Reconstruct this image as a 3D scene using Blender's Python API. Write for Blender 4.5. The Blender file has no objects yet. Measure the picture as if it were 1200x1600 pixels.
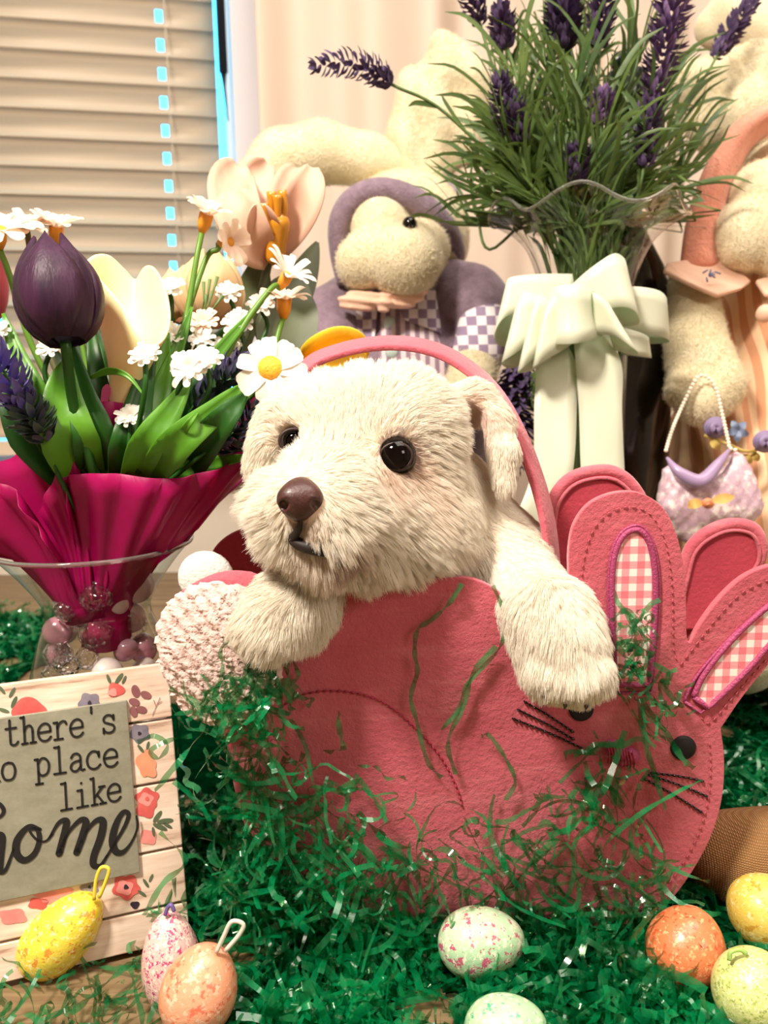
import bpy, math, random
import numpy as np
from mathutils import Vector, Matrix, noise as mnoise

# ------------------------------------------------------------------ camera, world, lights
C = bpy.context.scene.collection
SC = bpy.context.scene
FPX, CX, CY = 1250.0, 600.0, 800.0          # focal length and centre of the 1200 x 1600 frame
PITCH, ROLL, CAMH = math.radians(10), math.radians(-0.9), 0.27
_R0 = Vector((1, 0, 0)); _U0 = Vector((0, math.sin(PITCH), math.cos(PITCH)))
FW = Vector((0, math.cos(PITCH), -math.sin(PITCH)))
RT = _R0 * math.cos(ROLL) + _U0 * math.sin(ROLL)
UP = -_R0 * math.sin(ROLL) + _U0 * math.cos(ROLL)
CAM = Vector((0, 0, CAMH))
cd = bpy.data.cameras.new('camera'); cam = bpy.data.objects.new('camera', cd); C.objects.link(cam)
cam.matrix_world = Matrix(((RT.x, UP.x, -FW.x, 0), (RT.y, UP.y, -FW.y, 0), (RT.z, UP.z, -FW.z, CAMH), (0, 0, 0, 1)))
cd.sensor_fit = 'VERTICAL'; cd.sensor_height = 24; cd.sensor_width = 18; cd.lens = 24 * FPX / 1600
cd.clip_start = 0.01; cd.clip_end = 50
cd.dof.use_dof = True; cd.dof.focus_distance = 0.345; cd.dof.aperture_fstop = 9
SC.camera = cam
SC.view_settings.view_transform = 'Standard'; SC.view_settings.look = 'None'
SC.view_settings.gamma = 1; SC.view_settings.exposure = 1.08; SC.view_settings.use_curve_mapping = False
SC.cycles.use_denoising = True
SC.cycles.transparent_max_bounces = 24; SC.cycles.max_bounces = 9; SC.cycles.diffuse_bounces = 4
SC.cycles.transmission_bounces = 8; SC.cycles.caustics_reflective = False; SC.cycles.caustics_refractive = False

W = bpy.data.worlds.new('daylight'); SC.world = W; W.use_nodes = True
_bg = W.node_tree.nodes['Background']; _bg.inputs[0].default_value = (0.05, 0.50, 1.0, 1); _bg.inputs[1].default_value = 3.6

def lamp(name, loc, target, size, power, color, sizey=None):
    l = bpy.data.lights.new(name, 'AREA'); l.energy = power; l.color = color; l.size = size
    if sizey: l.shape = 'RECTANGLE'; l.size_y = sizey
    o = bpy.data.objects.new(name, l); C.objects.link(o); o.location = loc
    o.rotation_euler = (Vector(target) - Vector(loc)).to_track_quat('-Z', 'Y').to_euler()
    return o
lamp('key_lamp', (-0.38, -0.06, 1.02), (0.0, 0.38, 0.15), 0.15, 9.5, (1, 0.90, 0.77))  # unseen key light, added low and near so brightness falls off behind the puppy
lamp('room_lamp', (0.35, 0.35, 1.58), (0.1, 0.8, 0.1), 0.9, 10, (1, 0.91, 0.81))
lamp('side_lamp', (1.0, -0.7, 0.95), (0.1, 0.4, 0.1), 0.4, 3.2, (1, 0.88, 0.74))

# ------------------------------------------------------------------ helpers
def P(px, py, d):
    return CAM + FW * d + RT * ((px - CX) / FPX * d) - UP * ((py - CY) / FPX * d)
def ray(px, py):
    return FW + RT * ((px - CX) / FPX) - UP * ((py - CY) / FPX)
def PY(px, py, Y):
    r = ray(px, py); return CAM + r * (Y / r.y)
def PZ(px, py, z=0.0):
    r = ray(px, py); return CAM + r * ((z - CAMH) / r.z)
def PP(px, py, o, n):
    r = ray(px, py); return CAM + r * ((o - CAM).dot(n) / r.dot(n))
def srgb(h):
    if isinstance(h, str):
        h = [int(h[i:i + 2], 16) / 255 for i in (0, 2, 4)]
    return tuple(c / 12.92 if c <= .04045 else ((c + .055) / 1.055) ** 2.4 for c in h[:3]) + (1,)
RNG = random.Random(7)
NPR = np.random.RandomState(11)

class NT:
    def __init__(s, name):
        s.m = bpy.data.materials.new(name); s.m.use_nodes = True
        s.t = s.m.node_tree; s.n = s.t.nodes; s.b = s.n['Principled BSDF']
        s.out = s.n['Material Output']; s._tc = None
    def new(s, typ, **kw):
        x = s.n.new(typ)
        for k, v in kw.items():
            if k.startswith('i_'):
                key = k[2:]
                x.inputs[int(key) if key.isdigit() else key.replace('_', ' ')].default_value = v
            else: setattr(x, k, v)
        return x
    def l(s, a, b): s.t.links.new(a, b)
    def tc(s, which='Object'):
        if not s._tc: s._tc = s.n.new('ShaderNodeTexCoord')
        return s._tc.outputs[which]
    def noise(s, scale, detail=3, rough=.5, vec=None, stretch=None):
        x = s.new('ShaderNodeTexNoise'); x.inputs['Scale'].default_value = scale
        x.inputs['Detail'].default_value = detail; x.inputs['Roughness'].default_value = rough
        v = vec or s.tc()
        if stretch:
            mp = s.new('ShaderNodeMapping'); mp.inputs['Scale'].default_value = stretch; s.l(v, mp.inputs[0]); v = mp.outputs[0]
        s.l(v, x.inputs['Vector']); return x.outputs['Fac']
    def ramp(s, fac, stops, interp='LINEAR'):
        x = s.new('ShaderNodeValToRGB'); x.color_ramp.interpolation = interp
        e = x.color_ramp.elements
        while len(e) < len(stops): e.new(0.5)
        for i, (p, c) in enumerate(stops): e[i].position = p; e[i].color = c
        s.l(fac, x.inputs[0]); return x.outputs[0]
    def mix(s, fac, a, b, mode='MIX'):
        x = s.new('ShaderNodeMix', data_type='RGBA', blend_type=mode)
        for v, i in ((fac, 0), (a, 6), (b, 7)):
            if hasattr(v, 'links'): s.l(v, x.inputs[i])
            else: x.inputs[i].default_value = v
        return x.outputs[2]
    def math(s, op, a, b=0.0):
        x = s.new('ShaderNodeMath', operation=op)
        for v, i in ((a, 0), (b, 1)):
            if hasattr(v, 'links'): s.l(v, x.inputs[i])
            else: x.inputs[i].default_value = v
        return x.outputs[0]
    def bump(s, h, strength=.3, dist=.001):
        x = s.new('ShaderNodeBump'); x.inputs['Strength'].default_value = strength; x.inputs['Distance'].default_value = dist
        s.l(h, x.inputs['Height']); s.l(x.outputs[0], s.b.inputs['Normal']); return x.outputs[0]
    def base(s, v):
        if hasattr(v, 'links'): s.l(v, s.b.inputs['Base Color'])
        else: s.b.inputs['Base Color'].default_value = v

def M(name, col, rough=.6, var=None, vscale=40, bump=0, bscale=300, bdist=.001, sheen=0, sss=0, trans=0, spec=None, metal=0, coat=0, stretch=None, translucent=0):
    t = NT(name); b = t.b
    c = srgb(col)
    if var: t.base(t.ramp(t.noise(vscale, 4, .6, stretch=stretch), [(.3, srgb(var)), (.7, c)]))
    else: t.base(c)
    b.inputs['Roughness'].default_value = rough; b.inputs['Metallic'].default_value = metal
    if sheen: b.inputs['Sheen Weight'].default_value = sheen; b.inputs['Sheen Roughness'].default_value = .4
    if sss: b.inputs['Subsurface Weight'].default_value = sss; b.inputs['Subsurface Radius'].default_value = (1, .6, .4); b.inputs['Subsurface Scale'].default_value = .004
    if trans: b.inputs['Transmission Weight'].default_value = trans
    if spec is not None: b.inputs['Specular IOR Level'].default_value = spec
    if coat: b.inputs['Coat Weight'].default_value = coat; b.inputs['Coat Roughness'].default_value = .15
    if bump: t.bump(t.noise(bscale, 3, .6, stretch=stretch), bump, bdist)
    if translucent:
        tr = t.new('ShaderNodeBsdfTranslucent'); tr.inputs[0].default_value = c
        mx = t.new('ShaderNodeMixShader'); mx.inputs[0].default_value = translucent
        t.l(b.outputs[0], mx.inputs[1]); t.l(tr.outputs[0], mx.inputs[2]); t.l(mx.outputs[0], t.out.inputs[0])
    return t.m

def tag(o, label=None, cat=None, group=None, kind=None):
    if label: o['label'] = label
    if cat: o['category'] = cat
    if group: o['group'] = group
    if kind: o['kind'] = kind
    return o
def empty(name, loc, label, cat, group=None):
    o = bpy.data.objects.new(name, None); C.objects.link(o); o.location = loc; o.empty_display_size = .02
    return tag(o, label, cat, group)
_pw = {}
def link(name, me, m=None, parent=None, smooth=True, loc=None):
    """Link a mesh given in world coordinates; under a parent it is moved into the parent's frame."""
    o = bpy.data.objects.new(name, me); C.objects.link(o)
    if m is not None:
        for x in (m if isinstance(m, (list, tuple)) else [m]): me.materials.append(x)
    if smooth and len(me.polygons): me.polygons.foreach_set('use_smooth', [True] * len(me.polygons))
    if parent is not None:
        o.parent = parent; q = parent; off = Vector((0, 0, 0))
        while q is not None: off += q.location; q = q.parent
        o.location = -off
    elif loc is not None:
        me.transform(Matrix.Translation(-Vector(loc))); o.location = loc
    return o
def mesh(name, V, F, m=None, parent=None, smooth=True, loc=None):
    me = bpy.data.meshes.new(name); me.from_pydata([tuple(v) for v in V], [], [tuple(f) for f in F]); me.update()
    return link(name, me, m, parent, smooth, loc)
def qmesh(name, V, Q, m=None, parent=None, smooth=True, loc=None, k=4):
    V = np.asarray(V, dtype=np.float32).reshape(-1, 3); Q = np.asarray(Q, dtype=np.int32).reshape(-1, k)
    me = bpy.data.meshes.new(name); me.vertices.add(len(V)); me.vertices.foreach_set('co', V.ravel())
    me.loops.add(Q.size); me.loops.foreach_set('vertex_index', Q.ravel())
    me.polygons.add(len(Q)); me.polygons.foreach_set('loop_start', np.arange(0, Q.size, k, dtype=np.int32))
    me.update(calc_edges=True)
    return link(name, me, m, parent, smooth, loc)
def solid(o, t, offset=-1):
    md = o.modifiers.new('solid', 'SOLIDIFY'); md.thickness = t; md.offset = offset; return o
def subd(o, n=1):
    md = o.modifiers.new('sub', 'SUBSURF'); md.levels = n; md.render_levels = n; return o
def bevel(o, w, seg=2):
    md = o.modifiers.new('bev', 'BEVEL'); md.width = w; md.segments = seg; md.limit_method = 'ANGLE'; return o
def box(name, c, s, m, parent=None, rz=0, bev=0, rot=None, loc=None, kind=None):
    R = rot or Matrix.Rotation(rz, 3, 'Z')
    V = [Vector(c) + R @ Vector((x * s[0] / 2, y * s[1] / 2, z * s[2] / 2)) for x in (-1, 1) for y in (-1, 1) for z in (-1, 1)]
    F = [(0, 1, 3, 2), (4, 6, 7, 5), (0, 4, 5, 1), (2, 3, 7, 6), (0, 2, 6, 4), (1, 5, 7, 3)]
    o = mesh(name, V, F, m, parent, smooth=False, loc=loc)
    if bev: bevel(o, bev)
    if kind: o['kind'] = kind
    return o
def catmull(pts, n=8):
    """Smooth a list of equal-length tuples."""
    A = np.array([tuple(p) for p in pts], dtype=float)
    if len(A) < 3:
        t = np.linspace(0, 1, n * (len(A) - 1) + 1)[:, None]; return A[0] * (1 - t) + A[-1] * t
    A = np.vstack([2 * A[0] - A[1], A, 2 * A[-1] - A[-2]]); out = []
    for i in range(1, len(A) - 2):
        p0, p1, p2, p3 = A[i - 1:i + 3]
        for k in range(n):
            t = k / n
            out.append(.5 * ((2 * p1) + (p2 - p0) * t + (2 * p0 - 5 * p1 + 4 * p2 - p3) * t * t + (3 * p1 - p0 - 3 * p2 + p3) * t ** 3))
    out.append(A[-2]); return np.array(out)
def tube_data(pts, rad, seg=8, closed=False):
    pts = [Vector(p) for p in pts]; n = len(pts)
    rad = [rad] * n if np.isscalar(rad) else list(rad)
    V, F = [], []
    T0 = None; N = None
    for i, p in enumerate(pts):
        T = (pts[min(i + 1, n - 1)] - pts[max(i - 1, 0)])
        if closed: T = pts[(i + 1) % n] - pts[i - 1]
        T = T.normalized() if T.length > 1e-9 else (T0 or Vector((0, 0, 1)))
        if N is None:
            N = T.orthogonal().normalized()
        else:
            N = (N - T * N.dot(T)); N = N.normalized() if N.length > 1e-9 else T.orthogonal().normalized()
        B = T.cross(N); T0 = T
        for k in range(seg):
            a = 2 * math.pi * k / seg
            V.append(p + (N * math.cos(a) + B * math.sin(a)) * rad[i])
    for i in range(n - (0 if closed else 1)):
        j = (i + 1) % n
        for k in range(seg):
            F.append((i * seg + k, i * seg + (k + 1) % seg, j * seg + (k + 1) % seg, j * seg + k))
    if not closed:
        F.append(tuple(range(seg))[::-1]); F.append(tuple((n - 1) * seg + k for k in range(seg)))
    return V, F
def tube(name, pts, rad, m, parent=None, seg=8, closed=False, smooth_n=0, loc=None):
    if smooth_n:
        rr = rad if not np.isscalar(rad) else [rad] * len(pts)
        A = catmull([tuple(p) + (r,) for p, r in zip(pts, rr)], smooth_n); pts = A[:, :3]; rad = list(np.maximum(A[:, 3], 1e-5))
    V, F = tube_data(pts, rad, seg, closed); return mesh(name, V, F, m, parent, loc=loc)
class MB:
    """Collects several pieces into one mesh."""
    def __init__(s): s.V, s.F = [], []
    def add(s, V, F):
        o = len(s.V); s.V += [tuple(v) for v in V]; s.F += [tuple(i + o for i in f) for f in F]
    def build(s, name, m, parent=None, smooth=True, loc=None): return mesh(name, s.V, s.F, m, parent, smooth, loc)
def lathe(name, prof, center, m, parent=None, seg=48, wave=None, axis=None, loc=None, open_top=False):
    c = Vector(center); V, F = [], []
    q = Vector((0, 0, 1)).rotation_difference(Vector(axis)) if axis is not None else None
    for i, (r, z) in enumerate(prof):
        for k in range(seg):
            a = 2 * math.pi * k / seg
            rr, zz = wave(a, r, z, i) if wave else (r, z)
            v = Vector((rr * math.cos(a), rr * math.sin(a), zz))
            if q: v = q @ v
            V.append(c + v)
    for i in range(len(prof) - 1):
        for k in range(seg): F.append((i * seg + k, i * seg + (k + 1) % seg, (i + 1) * seg + (k + 1) % seg, (i + 1) * seg + k))
    if prof[0][0] > 1e-5: F.append(tuple(range(seg))[::-1])
    if prof[-1][0] > 1e-5 and not open_top: F.append(tuple((len(prof) - 1) * seg + k for k in range(seg)))
    return mesh(name, V, F, m, parent, loc=loc)
def strip_data(pts, sides, cup=0, across=2):
    """A band along pts; sides are half-width vectors; cup bends it across."""
    V, F = [], []; n = len(pts); w = across + 1
    for i in range(n):
        p = Vector(pts[i]); s = Vector(sides[i])
        T = Vector(pts[min(i + 1, n - 1)]) - Vector(pts[max(i - 1, 0)])
        N = T.cross(s); N = N.normalized() if N.length > 1e-12 else Vector((0, 0, 1))
        for k in range(w):
            u = -1 + 2 * k / across
            V.append(p + s * u + N * (s.length * cup * u * u))
    for i in range(n - 1):
        for k in range(across): F.append((i * w + k, i * w + k + 1, (i + 1) * w + k + 1, (i + 1) * w + k))
    return V, F
def blade_data(pts, width, up=None, cup=.25, n=6, prof=None, across=2, twist=0):
    """A leaf or petal blade: width profile along a smoothed path."""
    A = catmull(pts, n); m = len(A); S = []
    view = Vector(up) if up is not None else None
    for i in range(m):
        T = Vector(A[min(i + 1, m - 1)] - A[max(i - 1, 0)]).normalized()
        v = view if view is not None else (Vector(A[i]) - CAM).normalized()
        s = T.cross(v); s = s.normalized() if s.length > 1e-6 else T.orthogonal().normalized()
        t = i / (m - 1)
        if twist: s = Matrix.Rotation(twist * t, 3, T) @ s
        w = prof(t) if prof else math.sin(math.pi * min(1, max(.02, t * .92 + .06))) ** .8
        S.append(s * width * max(w, .02))
    return strip_data(A, S, cup, across)
def blade(name, pts, width, m, parent=None, **k):
    V, F = blade_data(pts, width, **k); return mesh(name, V, F, m, parent)

# ---- smooth-union distance fields turned into a mesh (surface nets)
class SDF:
    def __init__(s, k=.008): s.prims = []; s.k = k
    def ball(s, c, r, k=None, sub=False): s.prims.append(('b', np.array(c, float), r, k or s.k, sub)); return s
    def ell(s, c, r, R=None, k=None, sub=False): s.prims.append(('e', np.array(c, float), (np.array(r, float), np.array(R or Matrix.Identity(3))), k or s.k, sub)); return s
    def cone(s, a, ra, b, rb, k=None, sub=False): s.prims.append(('c', np.array(a, float), (ra, np.array(b, float), rb), k or s.k, sub)); return s
    def chain(s, pts, k=None):
        for (a, ra), (b, rb) in zip(pts[:-1], pts[1:]): s.cone(a, ra, b, rb, k)
        return s
    def ev(s, X):
        D = None
        for typ, c, q, k, sub in s.prims:
            if typ == 'b': d = np.linalg.norm(X - c, axis=-1) - q
            elif typ == 'e':
                r, R = q; Y = (X - c) @ R; a = np.linalg.norm(Y / r, axis=-1); b = np.linalg.norm(Y / (r * r), axis=-1)
                d = a * (a - 1) / np.maximum(b, 1e-9)
            else:
                ra, b, rb = q; ab = b - c; t = np.clip(((X - c) @ ab) / (ab @ ab), 0, 1)
                d = np.linalg.norm(X - c - t[..., None] * ab, axis=-1) - (ra + (rb - ra) * t)
            if D is None: D = d
            elif sub:
                h = np.clip(.5 - .5 * (D + d) / k, 0, 1); D = D * (1 - h) - d * h + k * h * (1 - h)
            else:
                h = np.clip(.5 + .5 * (D - d) / k, 0, 1); D = D * (1 - h) + d * h - k * h * (1 - h)
        return D
    def bounds(s, pad=.01):
        lo, hi = [], []
        for typ, c, q, k, sub in s.prims:
            if sub: continue
            if typ == 'b': lo.append(c - q); hi.append(c + q)
            elif typ == 'e': m = q[0].max(); lo.append(c - m); hi.append(c + m)
            else: lo += [c - q[0], q[1] - q[2]]; hi += [c + q[0], q[1] + q[2]]
        return np.min(lo, 0) - pad, np.max(hi, 0) + pad
    def hit(s, px, py, d0=.2, d1=1.2):
        """depth along the view ray at which the field is first met"""
        r = np.array(ray(px, py)); o = np.array(CAM); d = d0; n = np.linalg.norm(r)
        for _ in range(200):
            v = float(s.ev((o + r * d)[None])[0])
            if v < 1e-4: return Vector(o + r * d)
            d += v / n * .8
            if d > d1: return None
        return Vector(o + r * d)
    def mesh(s, name, h, m, parent=None, disp=None, loc=None):
        lo, hi = s.bounds(); n = np.ceil((hi - lo) / h).astype(int) + 1
        g = [lo[i] + np.arange(n[i]) * h for i in range(3)]
        X = np.stack(np.meshgrid(*g, indexing='ij'), -1)
        D = np.empty(X.shape[:3], np.float32)
        for i in range(0, n[0], 16):
            Xi = X[i:i + 16]; D[i:i + 16] = s.ev(Xi) + (disp(Xi) if disp else 0)
        S = D < 0
        ne = tuple(n - 1); acc = np.zeros(ne + (3,)); cnt = np.zeros(ne)
        cor = [(a, b, c) for a in (0, 1) for b in (0, 1) for c in (0, 1)]
        sl = lambda a: tuple(slice(a[i], a[i] + ne[i]) for i in range(3))
        for a in cor:
            for ax in range(3):
                if a[ax]: continue
                b = list(a); b[ax] = 1
                da, db = D[sl(a)], D[sl(b)]; x = (da < 0) != (db < 0)
                t = np.where(x, da / np.where(x, da - db, 1), 0)
                for q in range(3): acc[..., q] += x * (a[q] + (t if q == ax else 0))
                cnt += x
        act = cnt > 0; idx = np.full(ne, -1); idx[act] = np.arange(act.sum())
        ii = np.argwhere(act); V = lo + (ii + acc[act] / cnt[act][:, None]) * h
        Q = []
        for ax in range(3):
            o1, o2 = (ax + 1) % 3, (ax + 2) % 3
            sa = [slice(0, n[i]) for i in range(3)]; sb = list(sa); sa[ax] = slice(0, n[ax] - 1); sb[ax] = slice(1, n[ax])
            A, B = S[tuple(sa)], S[tuple(sb)]
            e = np.argwhere(A != B); e = e[(e[:, o1] > 0) & (e[:, o2] > 0) & (e[:, o1] < ne[o1]) & (e[:, o2] < ne[o2])]
            ins = A[tuple(e.T)]
            def I(d1, d2):
                f = e.copy(); f[:, o1] -= d1; f[:, o2] -= d2; return idx[tuple(f.T)]
            q = np.stack([I(1, 1), I(0, 1), I(0, 0), I(1, 0)], 1); q[~ins] = q[~ins][:, ::-1]
            Q.append(q)
        Q = np.concatenate(Q)
        Q = Q[(Q >= 0).all(1)]
        return qmesh(name, V, Q, m, parent, loc=loc)

def wco(o):
    """world-space vertex coordinates of a freshly linked object (translations only)"""
    me = o.data; V = np.empty(len(me.vertices) * 3, np.float32); me.vertices.foreach_get('co', V); V = V.reshape(-1, 3)
    q = o; off = np.zeros(3)
    while q is not None: off += np.array(q.location); q = q.parent
    return V + off, off
def sample(o, n, rs):
    me = o.data; me.calc_loop_triangles()
    V, off = wco(o); T = np.empty(len(me.loop_triangles) * 3, np.int32); me.loop_triangles.foreach_get('vertices', T); T = T.reshape(-1, 3)
    a, b, c = V[T[:, 0]], V[T[:, 1]], V[T[:, 2]]; cr = np.cross(b - a, c - a); ar = np.linalg.norm(cr, axis=1)
    NV = np.zeros_like(V); [np.add.at(NV, T[:, i], cr) for i in range(3)]
    NV /= np.maximum(np.linalg.norm(NV, axis=1), 1e-12)[:, None]
    k = rs.choice(len(T), n, p=ar / ar.sum()); u, v = rs.rand(n), rs.rand(n); f = u + v > 1; u[f], v[f] = 1 - u[f], 1 - v[f]
    X = a[k] + (b - a)[k] * u[:, None] + (c - a)[k] * v[:, None]
    N = NV[T[k, 0]] * (1 - u - v)[:, None] + NV[T[k, 1]] * u[:, None] + NV[T[k, 2]] * v[:, None]
    N /= np.maximum(np.linalg.norm(N, axis=1), 1e-12)[:, None]
    return X, N
def hair(name, X, N, Dir, L, mat, parent, rad=.00014, K=6, lift=.45, frizz=.12, rs=None, col=None, clump=0, cscale=.004, tip=.25):
    """Fur strands as a curves object: each leaves along the normal and bends into Dir."""
    rs = rs or NPR; n = len(X); t = np.linspace(0, 1, K)[None, :, None]
    Dt = Dir - N * np.minimum((Dir * N).sum(1), 0)[:, None] * 1.0
    Dt = Dt / np.maximum(np.linalg.norm(Dt, axis=1), 1e-9)[:, None]
    Dt = Dt + rs.normal(0, frizz, (n, 3))
    st = N[:, None, :] * lift * (t - .35 * t * t) + Dt[:, None, :] * (t * .55 + .45 * t * t)
    pts = X[:, None, :] + st * L[:, None, None]
    if clump:
        key = np.floor(X / cscale + .25 * np.sin(X[:, ::-1] * 900)).astype(int); _, inv = np.unique(key, axis=0, return_inverse=True); inv = inv.ravel()
        mu = np.zeros((inv.max() + 1, K, 3)); ct = np.bincount(inv)[:, None, None]; np.add.at(mu, inv, pts); mu /= ct
        pts = pts * (1 - clump * t) + mu[inv] * clump * t
    cu = bpy.data.hair_curves.new(name); cu.add_curves([K] * n)
    o = bpy.data.objects.new(name, cu); C.objects.link(o)
    off = Vector((0, 0, 0)); q = parent
    while q is not None: off += q.location; q = q.parent
    o.parent = parent
    pts = pts - np.array(off)
    cu.attributes['position'].data.foreach_set('vector', pts.astype(np.float32).ravel())
    r = cu.attributes.get('radius') or cu.attributes.new('radius', 'FLOAT', 'POINT')
    rr = rad * (1 - (1 - tip) * np.linspace(0, 1, K) ** 1.5)[None, :] * np.ones((n, 1)); r.data.foreach_set('value', rr.astype(np.float32).ravel())
    if col is not None:
        a = cu.attributes.new('tint', 'FLOAT_COLOR', 'CURVE'); a.data.foreach_set('color', col.astype(np.float32).ravel())
    cu.materials.append(mat); o['kind'] = 'stuff'
    return o
def hairmat(name, col=None, transl=.35, attr=False, gloss=.06):
    t = NT(name); n = t.n
    d = t.new('ShaderNodeBsdfDiffuse'); tr = t.new('ShaderNodeBsdfTranslucent'); g = t.new('ShaderNodeBsdfGlossy'); g.inputs['Roughness'].default_value = .45
    if attr:
        a = t.new('ShaderNodeAttribute'); a.attribute_name = 'tint'; a.attribute_type = 'GEOMETRY'
        for x in (d, tr): t.l(a.outputs['Color'], x.inputs[0])
    else:
        for x in (d, tr): x.inputs[0].default_value = srgb(col)
    m1 = t.new('ShaderNodeMixShader'); m1.inputs[0].default_value = transl; t.l(d.outputs[0], m1.inputs[1]); t.l(tr.outputs[0], m1.inputs[2])
    m2 = t.new('ShaderNodeMixShader'); m2.inputs[0].default_value = gloss; t.l(m1.outputs[0], m2.inputs[1]); t.l(g.outputs[0], m2.inputs[2])
    t.l(m2.outputs[0], t.out.inputs[0]); return t.m
def fuzz(o, n, col, L=.0022, rad=.00016, seed=3, parent=None, name='fuzz', mat=None):
    rs = np.random.RandomState(seed); X, N = sample(o, n, rs)
    D = rs.normal(0, 1, (n, 3)); D /= np.linalg.norm(D, axis=1)[:, None]
    return hair(name, X, N, D, L * (.6 + .6 * rs.rand(n)), mat or hairmat(name, col), parent or o, rad=rad, K=4, lift=.8, frizz=.2, rs=rs)
def thin_glass(name, tint=(.97, .98, .97), edge=(.55, .6, .6), gloss=.9):
    t = NT(name); lw = t.new('ShaderNodeLayerWeight'); lw.inputs[0].default_value = .35
    tp = t.new('ShaderNodeBsdfTransparent'); g = t.new('ShaderNodeBsdfGlossy'); g.inputs['Roughness'].default_value = .03
    c = t.mix(t.math('POWER', lw.outputs['Facing'], 2.5), tint + (1,), edge + (1,)); t.l(c, tp.inputs[0])
    mx = t.new('ShaderNodeMixShader'); t.l(t.math('ADD', t.math('MULTIPLY', t.math('POWER', lw.outputs['Facing'], 2.6), .85 * gloss), .045 * gloss), mx.inputs[0])
    t.l(tp.outputs[0], mx.inputs[1]); t.l(g.outputs[0], mx.inputs[2]); t.l(mx.outputs[0], t.out.inputs[0]); return t.m
# ------------------------------------------------------------------ the room
YAW = math.radians(12)
WE = Vector((math.cos(YAW), math.sin(YAW), 0)); WN = Vector((math.sin(YAW), -math.cos(YAW), 0)); W0 = Vector((0, 1.30, 0))
def WP(s, z, o=0): return W0 + WE * s + WN * o + Vector((0, 0, z))
m_wall = M('wall_paint', 'e9dccb', .8, bump=.1, bscale=200)
m_floor = M('floor_wood', '8a6a4c', .4, var='6f5238', vscale=6, stretch=(1, 12, 1))
m_ceil = M('ceiling_paint', 'f2ebe0', .9)
m_white = M('white_trim', 'eeeaf2', .35)
ZF, ZC = -.75, 1.66
def struct(o): o['kind'] = 'structure'; return o
def wallbox(name, s0, s1, z0, z1, o0=0, o1=-.12, m=m_wall):
    c = WP((s0 + s1) / 2, (z0 + z1) / 2, (o0 + o1) / 2)
    return box(name, c, (abs(s1 - s0), abs(o1 - o0), z1 - z0), m, rz=YAW, kind='structure')
WS0, WS1, WZ0, WZ1 = -1.05, -.216, .14, 1.32
wl = MB()
for (s0, s1, z0, z1) in ((-1.75, WS0, ZF, ZC), (WS1, 1.75, ZF, ZC), (WS0, WS1, ZF, WZ0), (WS0, WS1, WZ1, ZC)):
    R = Matrix.Rotation(YAW, 3, 'Z'); c = WP((s0 + s1) / 2, (z0 + z1) / 2, -.06)
    wl.add([c + R @ Vector((x * (s1 - s0) / 2, y * .06, z * (z1 - z0) / 2)) for x in (-1, 1) for y in (-1, 1) for z in (-1, 1)],
           [(0, 1, 3, 2), (4, 6, 7, 5), (0, 4, 5, 1), (2, 3, 7, 6), (0, 2, 6, 4), (1, 5, 7, 3)])
struct(wl.build('wall_back', m_wall, smooth=False))
box('wall_left', (-1.66, .0, (ZF + ZC) / 2), (.1, 3.2, ZC - ZF), m_wall, kind='structure')
box('wall_right', (1.72, .1, (ZF + ZC) / 2), (.1, 3.4, ZC - ZF), m_wall, kind='structure')
box('wall_front', (0, -1.55, (ZF + ZC) / 2), (3.5, .1, ZC - ZF), m_wall, kind='structure')
box('floor', (0, .05, ZF - .05), (3.5, 3.6, .1), m_floor, kind='structure')
box('ceiling', (0, .05, ZC + .05), (3.5, 3.6, .1), m_ceil, kind='structure')
# window: casing, sill, sashes and panes
win = empty('window_1', WP((WS0 + WS1) / 2, WZ0), None, None); win['kind'] = 'structure'
m_glassw = thin_glass('window_glass')
wallbox('sill', WS0 - .02, WS1 + .03, WZ0 - .03, WZ0, .035, -.12, m_white).parent = None
o = bpy.data.objects['sill']; o.parent = win; o.matrix_parent_inverse = win.matrix_world.inverted() if False else Matrix.Translation(-win.location); o.name = 'window_sill'
def wpart(name, s0, s1, z0, z1, o0, o1, m):
    o = wallbox(name, s0, s1, z0, z1, o0, o1, m); o.parent = win; o.matrix_parent_inverse = Matrix.Translation(-win.location); return o
wpart('casing', WS1 + .001, WS1 + .045, WZ0, WZ1 + .04, .012, .001, m_white)
wpart('casing', WS0 - .045, WS0 - .001, WZ0, WZ1 + .04, .012, .001, m_white)
wpart('casing', WS0, WS1, WZ1 + .001, WZ1 + .045, .012, .001, m_white)
wpart('window_frame', WS0, WS0 + .03, WZ0, WZ1, -.06, -.10, m_white)
wpart('window_frame', WS1 - .008, WS1, WZ0, WZ1, -.06, -.10, m_white)
wpart('window_frame', WS0, WS1, WZ0, WZ0 + .03, -.06, -.10, m_white)
wpart('window_frame', WS0, WS1, WZ1 - .03, WZ1, -.06, -.10, m_white)
wpart('pane', WS0 + .03, WS1 - .008, WZ0 + .03, WZ1 - .03, -.080, -.083, m_glassw)
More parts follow.
